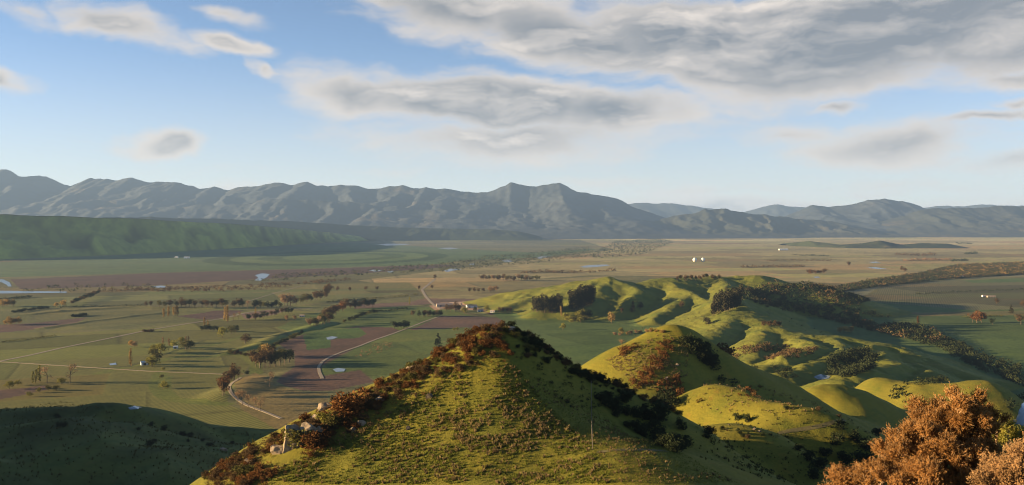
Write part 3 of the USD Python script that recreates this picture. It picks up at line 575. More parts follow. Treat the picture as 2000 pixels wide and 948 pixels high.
def plant(shape, look, pos, h, label, cat='tree', group=None, name=None, wide=1.0):
    k = kind_prim(shape, look, RT.randrange(4))
    h = h * (1.3 if shape != 'bush' else 1.0)
    w = h * wide * RT.uniform(.9, 1.12)
    x = thing(name or {'poplar': 'poplar_tree', 'pine': 'pine_tree', 'block': 'pine_tree', 'conifer': 'conifer_tree', 'willow': 'willow_tree', 'broad': 'broadleaf_tree', 'bare': 'bare_tree', 'bush': 'hedge_bush'}[shape], label, cat, pos, RT.uniform(0, 360), group, (w, w, h * RT.uniform(.92, 1.08)))  # default bush name covers hedges and hillside shrubs alike
    x.GetReferences().AddInternalReference(k); x.SetInstanceable(True)
    return x
def mass(name, label, cat, spots, look, rng, proto=None, leaf=.09, per=26, flat=.75):
    """Growth nobody could count: many rough crowns as one mesh. spots: rows (x, y, z, height)."""
    vs = []
    for x, y, z, h in spots:
        q = rng.normal(size=(per, 3)); q /= np.linalg.norm(q, axis=1, keepdims=True); q *= rng.uniform(.45, 1.0, (per, 1)) * [flat, flat, .5]; q[:, 2] += .48
        vs.append(q * h * rng.uniform(.75, 1.2) + [x, y, z])
    c = np.vstack(vs); hh = np.repeat(np.asarray(spots)[:, 3], per)
    v, f = leaves(c, hh * leaf * 1.8, rng)
    return tag(obj(name, v, f, L[look + '_mass']), label, cat, kind='stuff')
# PART3
rng = np.random.default_rng(12)
# ------------------------------------------------------------------ roads, tracks and water
def line(pts, step):
    w = []
    for (a, b), (c, d) in zip(pts[:-1], pts[1:]):
        w += [hit(a + (c - a) * t, b + (d - b) * t) for t in np.linspace(0, 1, 6)[:-1]]
    w = np.array(w + [hit(*pts[-1])])[:, :2]
    cut = np.flatnonzero(np.linalg.norm(np.diff(w, axis=0), axis=1) > np.linalg.norm(w[:-1], axis=1) * .09)      # keep to one hillside
    runs = np.split(w, cut + 1); w = max(runs, key=len)
    ls = LineString(w); n = max(2, int(ls.length / step))
    return np.array([ls.interpolate(t, normalized=True).coords[0] for t in np.linspace(0, 1, n)])
def ribbon(name, label, pts, width, mat, lift=.35, cat='road', step=None):
    c = line(pts, step or max(2.0, width * 1.2))
    for _ in range(3): c[1:-1] = (c[:-2] + c[1:-1] * 2 + c[2:]) / 4
    t = np.gradient(c, axis=0); t /= np.linalg.norm(t, axis=1, keepdims=True) + 1e-9; nn = np.stack([-t[:, 1], t[:, 0]], 1)
    ww = width * (1 + .25 * (n2(c[:, 0], c[:, 1], width * 5, 61, 2) - .5))[:, None]
    cols = [c + nn * ww * k for k in (-.5, 0, .5)]
    v = np.stack([np.column_stack([q, zt(q[:, 0], q[:, 1]) + lift]) for q in cols], 1)
    v = np.concatenate([v, v[:, [2, 1, 0]] - [0, 0, lift + .6]], 1)
    A = len(c); ii = np.arange(A * 6).reshape(A, 6); jj = np.roll(ii, -1, 1)
    q = np.stack([ii[:-1], jj[:-1], jj[1:], ii[1:]], -1).reshape(-1, 4)
    return tag(obj(name, v.reshape(-1, 3), np.vstack([q[:, [0, 2, 1]], q[:, [0, 3, 2]]]), mat), label, cat, kind='structure')
def water(name, label, pts, cat='pond', rough=.12):
    p = Polygon([tuple(hit(a, b)[:2]) for a, b in pts]).buffer(0)
    if p.geom_type != 'Polygon': p = max(p.geoms, key=lambda g: g.area)
    s = math.sqrt(p.area); p = p.buffer(-s * .04).buffer(s * .08).buffer(-s * .04)
    if p.geom_type != 'Polygon': p = max(p.geoms, key=lambda g: g.area)
    x, y = (np.array(k) for k in p.exterior.xy); zz = zt(x, y); lvl = np.percentile(zz, 60)
    x0, y0, x1, y1 = p.bounds; st = max(3.0, s / 14)
    q = np.array([(i, j) for i in np.arange(x0, x1, st) for j in np.arange(y0, y1, st) if p.contains(shapely.Point(i, j))]).reshape(-1, 2)
    pts2 = np.vstack([np.column_stack([x, y])[:-1], q]); tri = Delaunay(pts2).simplices
    cen = pts2[tri].mean(1); tri = tri[shapely.contains_xy(p.buffer(.05), cen[:, 0], cen[:, 1])]
    e1, e2 = pts2[tri[:, 1]] - pts2[tri[:, 0]], pts2[tri[:, 2]] - pts2[tri[:, 0]]; flip = e1[:, 0] * e2[:, 1] - e1[:, 1] * e2[:, 0] < 0; tri[flip] = tri[flip][:, ::-1]
    z0 = zt(pts2[:, 0], pts2[:, 1]); z2 = np.maximum(z0 + .25, lvl if np.ptp(zz) < 1.5 else -99)
    return tag(obj(name, np.column_stack([pts2, z2]), tri, L['water']), label, cat, kind='structure')
ribbon('road', 'pale gravel road running diagonally across the vineyards at left', [(-60,722),(0,706),(60,694),(120,680),(200,664),(290,645),(370,632),(440,622),(480,611),(520,606),(560,604),(610,603)], 6.5, L['gravel'])
ribbon('farm_track', 'thin pale track between two vineyard blocks at left', [(0,707),(95,713),(205,720),(300,726),(380,729),(450,732)], 3, L['gravel'], cat='track')
ribbon('road', 'pale road dropping from the plain to the farm yard', [(850,545),(838,555),(824,566),(830,577),(840,589),(850,598),(862,604)], 9, L['gravel'])
ribbon('farm_track', 'pale curved track crossing the ploughed ground behind the peak', [(630,740),(624,728),(622,717),(630,706),(645,697),(670,687),(700,677),(735,663),(765,653),(800,640),(830,628),(862,617)], 5, L['gravel'], cat='track')
ribbon('farm_track', 'pale winding track below the rocky spur at left', [(470,738),(452,749),(447,757),(451,768),(463,780),(480,791),(505,800),(530,810),(550,818)], 4.5, L['gravel'], cat='track')
ribbon('farm_track', 'thin track on the far plain above the long shelterbelt', [(480,590),(520,578),(560,566),(600,556)], 3.5, L['gravel'], cat='track')
ribbon('hill_track', 'narrow earth track crossing the dark hillside below the lit knolls', [(1335,866),(1390,868),(1440,864),(1490,854),(1540,842),(1600,834),(1650,820),(1690,808)], 2.0, L['dirt'], .12, 'track')
ribbon('hill_track', 'short grassy track over the saddle in front of the peak', [(1165,884),(1210,880),(1260,879),(1300,881)], 2.0, L['dirt'], .10, 'track')
for pts in ([(-30,544),(6,546),(19,552),(23,560),(18,563),(12,556),(0,551),(-30,549)], [(-30,568),(60,569),(130,570),(130,572.5),(60,573),(-30,574)]):
    water('river', 'bright bend of the river at the left edge beside dark scrub', pts, 'river')
water('river', 'short pale reach of river between the scrub left of the plain', [(296,560),(315,558),(331,561),(312,563)], 'river')
water('river', 'bright hooked river pool below the ploughed strip', [(498,538),(512,534),(527,536),(521,542),(508,549),(497,548),(504,543)], 'river')
water('river', 'narrow river pool under the end of the ploughed strip', [(718,528),(735,527),(748,529),(732,531)], 'river')
water('river', 'second narrow river pool right of the first', [(755,530),(766,529),(772,532),(760,533)], 'river')
water('river', 'bright river pool where the dark scrub widens', [(866,529),(880,525),(903,526),(885,529),(873,532)], 'river')
water('river', 'small river gleam among the dark scrub', [(916,516),(926,515),(927,518),(918,518)], 'river')
water('river', 'river gleam near the middle of the scrub belt', [(979,509),(996,507),(1000,511),(988,513)], 'river')
water('river', 'bright river gleam at the right end of the scrub belt', [(1050,503),(1060,500),(1074,501),(1062,504),(1052,507)], 'river')
water('pond', 'long pale pond on the plain left of the white radomes', [(1132,521),(1150,518),(1185,517),(1192,519),(1165,522),(1140,523)])
water('pond', 'long pale pond at the foot of the dark plateau', [(736,478),(760,476),(803,477),(790,479),(755,480)])
water('pond', 'second pale pond nearer the irrigated fields', [(855,485),(880,484),(898,486),(875,487.5)])
water('pond', 'long blue pond in the tan fields at right', [(1692,523),(1710,522),(1734,526),(1712,526)])
water('pond', 'small blue pond beyond the long one in the tan fields', [(1696,512),(1712,511.5),(1722,513),(1705,514)])
water('pond', 'small blue pond behind the green hills', [(1588,541),(1598,540),(1602,543),(1592,543.5)])
water('pond', 'white pond in the green wedge beside the ploughed ground', [(637,660),(648,657),(660,659),(650,663),(640,664)])
water('pond', 'white pond on the pasture edge below the curved track', [(650,722),(660,719),(675,721),(672,726),(656,727)])
water('pond', 'white pond behind the shaded hill at lower left', [(250,797),(262,793),(278,796),(270,800),(254,801)])
water('pond', 'tiny pond beside the lone poplar', [(213,711),(226,709),(228,713),(215,714)])
water('pond', 'white pond in the dark gully between the right hills', [(1589,737),(1604,731),(1622,735),(1618,740),(1600,742)])
water('river', 'grey blue river bend behind the orange bush at the right edge', [(1966,826),(1985,819),(2060,817),(2070,830),(2000,833)], 'river')
water('river', 'small white river gleam in the wooded gully', [(1760,655),(1766,653),(1772,658),(1764,660)], 'river')

# ------------------------------------------------------------------ trees on the valley floor
def at(px, py): return hit(px, py)
def h_of(px, py, hpx):
    p = hit(px, py); return hpx / FPX * p[1]
def one(shape, look, px, py, hpx, label, cat='tree', group=None, wide=1.0):
    p = hit(px, py); return plant(shape, look, p - [0, 0, .2], hpx / FPX * p[1], label, cat, group, wide=wide)
def row(shape, looks, pts, n, hpx, label, group, jit=1.5, cat='tree', wide=1.0):
    ls = LineString(pts)
    for k in range(n):
        q = ls.interpolate((k + .5 + RT.uniform(-.3, .3)) / n, normalized=True)
        py = q.y + RT.uniform(-jit, jit) * .5
        one(shape if isinstance(shape, str) else RT.choice(shape), RT.choice(looks), q.x + RT.uniform(-jit, jit), py, hpx * RT.uniform(.75, 1.15), label, cat, group, wide)
for i, (x, y, h) in enumerate([(320,620,15),(329,619,16),(339,617,14),(343,617,14),(347,617,14)]):
    one('poplar', 'gold', x, y, h, 'pale gold poplar in the row of five beside the purple ploughed patch', group='five pale poplars in a row', wide=1.5)
one('poplar', 'gold', 439, 627, 21, 'left one of the two tall thin poplars beside the gravel road', wide=1.2); one('poplar', 'gold', 444, 630, 25, 'right and taller one of the two thin poplars beside the gravel road', wide=1.2)
one('bare', 'bare', 456, 628, 13, 'small bare tree right of the two thin poplars'); one('bare', 'bare', 466, 625, 13, 'second small bare tree right of the two thin poplars')
one('poplar', 'gold', 499, 618, 12, 'short gold poplar above the hedge of dark bushes', wide=1.4)
one('poplar', 'gold', 399, 637, 13, 'gold poplar standing out of the dark green thicket', wide=1.6); one('poplar', 'gold', 406, 638, 10, 'smaller gold poplar beside the dark green thicket', wide=1.6)
row('broad', ['dark'], [(392,647),(428,648)], 6, 11, 'dark green tree in the thicket below two gold poplars', 'dark green thicket in the vineyards')
one('willow', 'lime', 435, 660, 20, 'large olive willow at the right end of the dark thicket'); one('willow', 'olive', 452, 653, 15, 'olive willow just right of the large willow'); one('broad', 'dark', 460, 650, 13, 'dark tree behind the olive willows')
one('willow', 'gold', 257, 678, 11, 'left one of two small round gold trees in the vineyards'); one('willow', 'bare', 263, 679, 11, 'right one of two small round gold trees in the vineyards')
one('poplar', 'gold', 255, 716, 28, 'lone tall gold poplar in the vineyards at left', wide=1.2)
for x, y, h, lk, lb in [(314,692,20,'lime','large lime willow at the top of the ditch'),(303,690,15,'lime','lime willow behind the largest one of the ditch'),(300,698,15,'olive','dark olive willow midway down the ditch'),(297,717,19,'lime','lime willow beside the small blue roofed shed'),(308,706,15,'olive','olive willow above the blue roofed shed'),(290,713,12,'lime','small lime willow left of the blue roofed shed'),(339,680,13,'lime','lime willow between two pink poplars'),(363,683,17,'olive','broad olive willow at the right end of the ditch trees'),(370,682,14,'olive','olive willow at the far right of the ditch trees'),(353,671,11,'lime','round lime willow behind the broad olive one')]:
    one('willow', lk, x, y, h, lb, wide=1.25)
for x, y in [(318,673),(330,676)]: one('poplar', 'bare', x, y, 11, 'pink brown poplar behind the lime willows on the ditch', group='two pink poplars on the left', wide=1.7)
for x, y in [(363,670),(368,670)]: one('poplar', 'bare', x, y, 10, 'pink brown poplar in the close pair behind the broad olive willow', group='close pair of pink poplars', wide=1.7)
for x, y, h, lb in [(318,724,6,'low lime bush on the grass strip below the shed'),(316,739,6,'dark low bush in the narrow grass strip'),(319,759,13,'lime willow in the bend of the grass strip'),(326,760,9,'smaller lime willow in the bend of the grass strip')]:
    one('willow', 'lime' if 'lime' in lb else 'olive', x, y, h, lb, wide=1.3)
one('broad', 'brown', 479, 671, 15, 'lone wide leaning brown tree on the small green mound', wide=1.5)
row('bush', ['brown','olive'], [(446,688),(470,694),(495,696)], 9, 8, 'low brown bush in the rough scrub below the green mound', 'rough scrub below the green mound', 3, 'shrub')
for x, y, h, lk in [(500,716,28,'brown'),(508,719,30,'brown'),(518,719,30,'brown'),(527,716,30,'brown'),(537,716,28,'olive'),(547,714,27,'olive'),(556,712,25,'dark'),(565,708,24,'dark'),(520,700,24,'gold'),(530,699,22,'brown'),(512,697,22,'olive')]:
    one('broad', lk, x, y, h, 'tall tree in the dense brown grove left of the ploughed ground', group='dense brown grove by the ploughed ground', wide=.95)
row('broad', ['brown','rust','brown'], [(437,776),(437,765),(445,752),(453,745),(461,742)], 9, 24, 'brown tree in the tight column of trees beside the winding track', 'column of brown trees by the winding track', 2, wide=.8)
one('bare', 'bare', 466, 742, 22, 'bare tree at the top of the column by the winding track'); one('broad', 'dark', 481, 735, 10, 'dark round tree right of the bare tree at the winding track')
row('bush', ['dark','olive'], [(506,688),(520,682),(545,672),(570,661),(592,650)], 18, 8, 'dark bush in the hedge along the lit green bank', 'hedge along the lit green bank', 1.5, 'shrub', 1.2)
one('bare', 'bare', 527, 756, 22, 'bare crooked tree on the golden slope beside the ploughed ground')
for x, y, h in [(464,790,24),(473,791,26),(485,795,26),(497,801,26),(508,803,24)]: one('bare', 'bare', x, y, h, 'pale bare tree in the line along the winding track', group='pale bare trees along the winding track')
row('broad', ['brown','brown','olive'], [(306,601),(360,600),(420,601),(480,600)], 17, 14, 'brown tree in the long shelterbelt across the left plain', 'long shelterbelt on the left plain', 1, wide=1.1)
one('broad', 'brown', 286, 599, 9, 'left one of two small brown trees before the long shelterbelt'); one('broad', 'brown', 294, 599, 10, 'right one of two small brown trees before the long shelterbelt')
one('bare', 'bare', 484, 604, 17, 'pale bare tree at the break in the long shelterbelt')
row('broad', ['olive','dark'], [(496,602),(548,602)], 9, 12, 'dark green tree in the shorter belt right of the bare tree', 'dark belt right of the bare tree')
for x in (561, 567, 556): one('broad', 'bare', x, 598, 20, 'tall pale brown tree rising above the belt', group='tall pale brown trees above the belt')
row('broad', ['brown','dark','olive'], [(572,596),(600,590),(625,586),(640,580)], 12, 13, 'dark tree in the belt that climbs right to the tall pair', 'climbing belt of dark trees', 1.5)
one('broad', 'brown', 637, 577, 18, 'tall brown tree at the right end of the climbing belt'); one('broad', 'brown', 644, 573, 16, 'second tall brown tree at the end of the climbing belt')
row('broad', ['dark','brown'], [(478,627),(510,624),(545,614),(575,612)], 14, 11, 'dark tree in the hedge below the gravel road', 'dark hedge below the gravel road', 1.5)
one('broad', 'bare', 559, 628, 11, 'small bare tree at the end of the dark hedge'); one('broad', 'bare', 575, 627, 9, 'smaller bare tree right of the dark hedge')
row('broad', ['brown','bare','olive'], [(597,636),(612,637),(630,634),(645,628)], 9, 16, 'brown tree in the clump above the green wedge', 'brown clump above the green wedge', 2)
row('broad', ['brown','rust'], [(632,624),(650,618),(665,609),(680,603)], 9, 17, 'brown tree in the rising row left of the dark hedge', 'rising brown row by the farm', 2)
row('broad', ['dark','brown'], [(682,603),(700,602),(715,600),(730,600)], 9, 14, 'dark tree in the short thick hedge by the farm', 'short thick hedge by the farm', 1.5, wide=1.1)
row('bush', ['dark','olive'], [(672,630),(695,622),(715,614),(738,609)], 11, 8, 'dark bush in the slanting hedge of the farm paddock', 'slanting paddock hedge', 1, 'shrub', 1.2)
row('broad', ['dark'], [(768,642),(800,642)], 7, 13, 'dark tree in the clump at the corner of the ploughed ground', 'dark clump at the ploughed corner', 1.5)
row('broad', ['dark','brown'], [(818,619),(860,619)], 8, 12, 'dark tree in the line right below the farm road', 'dark line below the farm road', 1.5)
one('poplar', 'lime', 800, 595, 12, 'small green poplar left of the farm road', wide=1.4); one('broad', 'brown', 807, 618, 11, 'brown tree at the left end of the line below the farm')
for x, y, h in [(871,609,12),(880,610,12),(889,610,16),(897,609,13)]: one('broad', 'brown', x, y, h, 'dark brown tree in front of the farm sheds', group='brown trees in front of the farm sheds')
one('willow', 'lime', 907, 614, 15, 'large lime willow right of the farm sheds'); one('willow', 'lime', 951, 611, 12, 'lime willow far right of the farm sheds'); one('willow', 'lime', 928, 609, 8, 'small lime willow between two bigger ones by the farm')
for x in (976, 983, 991, 997): one('broad', 'brown', x, 611, 9, 'small brown tree in the row just left above the peak', group='small brown row above the peak')
one('conifer', 'dark', 856, 679, 23, 'lone dark conifer on the pasture left of the peak'); 
for x, y in [(886,647),(893,646)]: one('willow', 'lime', x, y, 6, 'small lime bush on the field edge left of the peak', group='pair of lime bushes left of the peak')
for x, y in [(918,572),(926,571),(934,572),(943,571)]: one('broad', 'brown', x, y, 8, 'brown tree in the loose row left of the green hills', group='loose brown row left of the green hills')
for x, y in [(957,572),(963,571),(970,570)]: one('broad', 'bare', x, y, 11, 'larger pale brown tree at the tip of the green hills', group='pale brown trees at the hill tip')
for x, y, lb in [(818,567,'small tree left of the bend in the farm road'),(844,565,'small tree right of the bend in the farm road'),(850,546,'dark tree where the farm road begins'),(660,569,'leftmost lone tree on the brown field'),(683,570,'second lone tree from the left on the brown field'),(715,569,'third lone tree from the left on the brown field'),(736,569,'rightmost lone tree on the brown field')]:
    one('broad', 'brown', x, y, 8, lb)
# plantation blocks on the green hills
def block(pts, n, hpx, label, group, looks=('pine',), depth=2, dy=5.0):
    for r in range(depth):
        row('block', list(looks), [(a + 2 * r, b - dy * r) for a, b in pts], n, hpx, label, group, 1.0, wide=1.0)
block([(1041,609),(1060,611),(1080,612),(1094,610)], 13, 23, 'brown pine in the left plantation block under the green hills', 'left pine plantation block')
block([(1113,608),(1125,607),(1140,602),(1157,596)], 14, 26, 'dark pine in the right plantation block under the green hills', 'right pine plantation block', depth=3)
block([(1390,618),(1405,612),(1425,606),(1442,601)], 15, 24, 'brown pine in the square plantation on the ridge at right', 'square pine plantation on the ridge', depth=4, dy=4.0)
one('bush', 'pine', 1382, 634, 17, 'round dark tree just below the square plantation', wide=1.0)
one('poplar', 'gold', 1096, 618, 15, 'gold poplar at the corner between the two pine blocks', wide=1.4)
one('willow', 'olive', 1138, 622, 16, 'olive willow below the right pine block'); one('broad', 'dark', 1149, 622, 15, 'dark tree below the right pine block'); one('willow', 'lime', 1130, 624, 14, 'lime willow below the right pine block')
row('willow', ['lime','olive'], [(1100,624),(1120,630),(1140,628)], 8, 9, 'low lime willow in the boggy patch below the pine blocks', 'low willows in the boggy patch', 3, 'tree', 1.3)
one('willow', 'lime', 1099, 645, 12, 'lone lime tree on the dark green flat'); one('willow', 'gold', 1194, 632, 18, 'tall gold willow beside the shadowed meadow', wide=.9); one('willow', 'lime', 1213, 653, 11, 'lime tree above the pale bare tree'); one('bare', 'bare', 1215, 680, 18, 'pale bare tree left of the second peak')
one('broad', 'brown', 1214, 612, 10, 'small brown tree under the green hills'); one('conifer', 'brown', 1236, 610, 17, 'brown conifer under the green hills'); one('broad', 'pine', 1252, 606, 13, 'dark tree right of the brown conifer'); one('broad', 'brown', 1332, 601, 11, 'brown tree alone on the lit slope right of the valley')
row('bush', ['bare','gold'], [(1200,655),(1240,650),(1275,648),(1300,650)], 14, 7, 'pale low bush along the stream below the hills', 'pale bushes along the stream', 3, 'shrub', 1.3)
for x in (1492, 1503, 1513, 1521): one('bush', 'brown', x, 636, 11, 'brown bush on the crest of the long lit ridge', 'shrub', 'brown bushes on the lit ridge')
for x, y in [(1641,651),(1648,650),(1655,651),(1663,650)]: one('willow', 'gold', x, y, 11, 'lime gold tree in the short row at the edge of the wooded gully', group='lime row at the gully edge', wide=.8)
one('poplar', 'rust', 1793, 633, 13, 'orange poplar at the edge of the wooded gully', wide=1.7)
for x, y, h in [(1900,630,14),(1908,631,19),(1917,630,16)]: one('broad', 'rust', x, y, h, 'wide rust brown tree on the green flat at right', group='rust brown clump on the green flat', wide=1.2)
one('broad', 'dark', 1938, 635, 11, 'dark tree right of the rust brown clump'); one('broad', 'brown', 1947, 594, 10, 'brown tree beside the white farm wall'); one('conifer', 'pine', 1975, 613, 14, 'dark conifer near the right edge'); one('broad', 'brown', 1994, 634, 18, 'brown tree cut by the right edge'); one('broad', 'brown', 1999, 600, 12, 'rust tree at the right edge of the plain')
# left edge
for x, y, h in [(64,749,18),(70,748,20),(77,747,26)]: one('poplar', 'lime', x, y, h, 'lime poplar in the group of three at far left', group='three lime poplars at far left', wide=1.3)
one('bare', 'bare', 92, 749, 28, 'left one of the two big bare trees at left', wide=1.1); one('bare', 'bare', 137, 749, 31, 'right one of the two big bare trees at left', wide=1.1)
for x, y, h, lb in [(18,760,13,'lime willow at the left edge'),(35,753,10,'small lime willow near the left edge'),(57,775,9,'lime willow on the edge of the ploughed strip'),(76,767,9,'lime willow right of the ploughed strip'),(94,763,9,'olive willow in a close pair before the shaded hill'),(110,763,10,'gold willow in a close pair before the shaded hill'),(121,751,12,'lime willow under the right big bare tree')]:
    one('willow', 'lime' if 'lime' in lb else 'olive', x, y, h, lb, wide=1.3)
row('broad', ['gold','bare'], [(3,600),(29,599)], 7, 12, 'pale gold tree in the clump at the left edge', 'pale gold clump at the left edge'); row('broad', ['gold','bare'], [(8,636),(38,634)], 7, 12, 'pale gold tree in the lower clump at the left edge', 'lower gold clump at the left edge')
one('willow', 'gold', 110, 600, 9, 'left gold tree at the foot of the slanting hedge'); one('willow', 'gold', 123, 599, 12, 'taller gold tree at the foot of the slanting hedge')
row('broad', ['dark','brown'], [(139,596),(160,588),(180,581),(196,573)], 18, 9, 'dark tree in the hedge slanting up to the river', 'slanting hedge at left', 1, wide=1.1)
row('bush', ['dark'], [(25,611),(60,606),(98,602)], 11, 6, 'dark low bush in the hedge along the terrace edge', 'terrace edge hedge', 1, 'shrub', 1.6); row('bush', ['dark'], [(139,620),(168,617)], 7, 7, 'dark bush in the short hedge on the lit terrace', 'short hedge on the lit terrace', 1, 'shrub', 1.5)
row('bush', ['brown'], [(281,649),(298,648)], 4, 6, 'low brown scrub beside the gravel road', 'low brown scrub by the road', 1, 'shrub', 1.5)
# belts far out on the plain
row('broad', ['brown','bare','olive'], [(937,547),(980,548),(1030,549),(1054,547)], 24, 9, 'brown tree in the belt on the middle plain', 'belt on the middle plain', 2)

row('broad', ['brown','dark'], [(1320,547),(1350,548),(1380,544),(1410,546)], 18, 8, 'dark tree behind the crest of the green hills', 'dark trees behind the green crest', 2)
row('broad', ['brown','rust'], [(1577,535),(1595,537),(1614,534)], 10, 8, 'rust brown tree in the clump by the small blue pond', 'rust clump by the small blue pond', 1.5)
def belt(name, label, pts, n, hpx, look):
    ls = LineString(pts); sp = []
    for t in np.linspace(0, 1, n):
        q = ls.interpolate(min(1, max(0, t + rng.normal() * .3 / n)), normalized=True); c = hit(q.x, q.y + rng.normal() * .4); sp.append([*c, hpx / FPX * c[1] * rng.uniform(.6, 1.2)])
    mass(name, label, 'trees', sp, look, rng, per=30)
for nm, pts, n, h, lk in [('the thin brown row on the middle plain', [(1018,534),(1060,533),(1120,534),(1200,530)], 26, 6, ['brown']), ('the upper row right of the radomes', [(1500,510),(1560,510),(1623,510)], 20, 4, ['brown','dark']), ('the lower row right of the radomes', [(1450,523),(1510,522),(1570,522)], 24, 5, ['brown','dark']), ('the thin line in the tan fields', [(1548,499),(1580,500),(1619,501)], 14, 3.5, ['dark']), ('the tan row at the far right', [(1766,510),(1810,509),(1858,508)], 22, 5, ['bare','brown']), ('the short dark hedge at the far right', [(1859,511),(1890,510)], 10, 5, ['dark']), ('the belt below the wooded hillock', [(1750,498),(1790,500),(1825,499)], 16, 5, ['brown','dark']), ('the far line under the mountains', [(1868,476),(1898,477)], 10, 3, ['dark']), ('the hedge at the right edge', [(1885,497),(1908,496)], 8, 4, ['dark'])]:
    belt('far_trees', 'trees of ' + nm, pts, n * 2, h, lk[0])
for x, y in [(1658,521),(1762,530),(1768,533)]: one('broad', 'brown', x, y, 9, 'brown tree standing alone in the tan fields', group='lone brown trees in the tan fields')
# growth beyond counting
def grove(name, label, polys, n, h, look, per=26, cat='scrub', leaf=.09, gap=0):
    spots = []
    tot = sum(area(p).area for p in polys)
    for p in polys:
        a = area(p); q = scatter(a, max(3, int(n * a.area / tot)), rng, gap)
        spots.append(np.column_stack([q, rng.uniform(h[0], h[1], len(q))]))
    mass(name, label, cat, np.vstack(spots), look, rng, per=per, leaf=leaf)
RIV = [[(36,571),(60,563),(130,559),(290,556),(302,565),(140,571)], [(470,553),(500,549),(560,536),(640,532),(740,524),(860,515),(950,501),(1060,492),(1150,482),(1165,500),(1050,514),(900,529),(760,536),(600,545)], [(1150,500),(1200,472),(1290,466),(1315,474),(1250,500),(1165,506)]]
grove('river_scrub', 'dark green willow scrub along the river across the plain', RIV, 2600, (7, 14), 'dark', per=20); grove('river_scrub', 'olive willow scrub mixed along the river', RIV, 1100, (7, 14), 'olive', per=20)
grove('river_scrub', 'brown bare trees along the near bank of the river', [[(190,568),(290,564),(470,560),(640,548),(700,546),(650,552),(480,570),(300,571)]], 160, (8, 15), 'brown')
GUL = [[(1440,572),(1500,556),(1560,558),(1640,562),(1700,549),(1800,535),(1870,519),(2020,513),(2020,536),(1850,546),(1700,563),(1640,572),(1700,590),(1650,604),(1600,602),(1660,614),(1720,640),(1790,634),(1830,650),(1840,672),(1790,668),(1720,652),(1640,632),(1560,612),(1490,600)]]
grove('gully_forest', 'dark native bush filling the gully right of the green hills', GUL, 5200, (7, 15), 'dark', per=24, cat='forest'); grove('gully_forest', 'brown green crowns scattered through the gully bush', GUL, 1700, (7, 14), 'pine', per=24, cat='forest'); grove('gully_forest', 'tan crowns at the far end of the gully bush', [[(1830,530),(1870,519),(2020,513),(2020,536),(1880,543)]], 420, (9, 16), 'gold', per=30, cat='forest'); grove('gully_forest', 'brown crowns mixed through the gully bush', GUL, 1100, (8, 16), 'brown', per=24, cat='forest')
grove('gully_scrub', 'dark scrub patches on the green flats at lower right', [[(1840,672),(1900,690),(2010,720),(2010,760),(1930,730),(1860,700)],[(1640,600),(1720,612),(1740,622),(1660,616)],[(1780,640),(1850,660),(1920,690),(1880,696),(1800,672)]], 460, (5, 10), 'dark')
grove('hill_scrub', 'brown scrub belt along the foot of the long lit slope', [[(1400,690),(1440,680),(1500,674),(1548,678),(1545,686),(1480,690),(1430,698)],[(1492,700),(1530,690),(1570,680),(1600,680),(1598,694),(1550,700),(1500,708)]], 420, (3.5, 7), 'brown', per=30)
grove('hill_scrub', 'dark scrub filling the hollow above the white pond', [[(1612,735),(1620,705),(1650,690),(1690,684),(1712,700),(1700,722),(1660,738)]], 420, (5, 10), 'dark', per=30)
grove('hill_scrub', 'dark scrub lines on the shaded right hills', [[(1702,758),(1740,756),(1765,770),(1780,795),(1760,790),(1725,770)],[(1768,752),(1800,744),(1850,738),(1860,744),(1820,756),(1780,758)],[(1960,790),(2010,770),(2010,800),(1975,806)],[(1500,715),(1540,722),(1560,738),(1530,740)]], 200, (3.5, 7), 'dark', per=34)
grove('stubble_brush', 'pinkish cleared brush heaps on the pasture behind the peak', [[(690,697),(730,672),(760,668),(775,676),(740,690),(705,700)]], 60, (2.5, 4), 'bare', per=18)

# ------------------------------------------------------------------ buildings
def shed(name, label, pos, ln, wd, h, deg, wall='wall', roof='roof', cat='shed', group=None, doors=2):
    x = thing(name, label, cat, pos, deg, group)
    a, b = ln / 2, wd / 2; rise = wd * .22
    sec = [(-b, -1), (b, -1), (b, h), (0, h + rise), (-b, h)]
    v = np.array([(sx, y, z) for sx in (-a, a) for y, z in sec]); k = np.arange(5)
    f = [(0, 2, 1), (0, 3, 2), (0, 4, 3), (5, 6, 7), (5, 7, 8), (5, 8, 9)]
    for i in range(5): j = (i + 1) % 5; f += [(i, j, 5 + j), (i, 5 + j, 5 + i)]
    obj('wall', v, f, L[wall], x)
    parts = []
    for s in (-1, 1):
        m = trimesh.creation.box(extents=[ln + .8, math.hypot(b, rise) + .6, .25]); m.apply_transform(trimesh.transformations.rotation_matrix(-s * math.atan2(rise, b), [1, 0, 0])); m.apply_translation([0, s * (b / 2 + .12), h + rise / 2 + .16])
        parts.append((np.array(m.vertices), np.array(m.faces)))
    rf = obj('roof', *join(parts), L[roof], x)
    if cat == 'house':
        m = trimesh.creation.box(extents=[.9, .9, 2.2]); m.apply_translation([a * .4, .3, h + rise + .6]); obj('chimney', m.vertices, m.faces, L['door'], rf)
        for wx in (-.72, -.25, .25, .72):
            m = trimesh.creation.box(extents=[1.5, .10, 1.3]); m.apply_translation([a * wx, -b - .02, h * .58]); wn = obj('window', m.vertices, m.faces, L['door'], x)
            m = trimesh.creation.box(extents=[1.8, .16, .12]); m.apply_translation([a * wx, -b - .03, h * .58 - .75]); obj('sill', m.vertices, m.faces, L['white'], wn)
    for i in range(doors):
        m = trimesh.creation.box(extents=[min(4.0, ln / doors * .6), .12, h * .75]); m.apply_translation([(-a + (i + .5) * ln / doors), -b - .03, h * .375])
        obj('door', m.vertices, m.faces, L['door'], x)
    return x
def site(px, py, *a, **k): return shed(*a[:2], hit(px, py), *a[2:], **k)
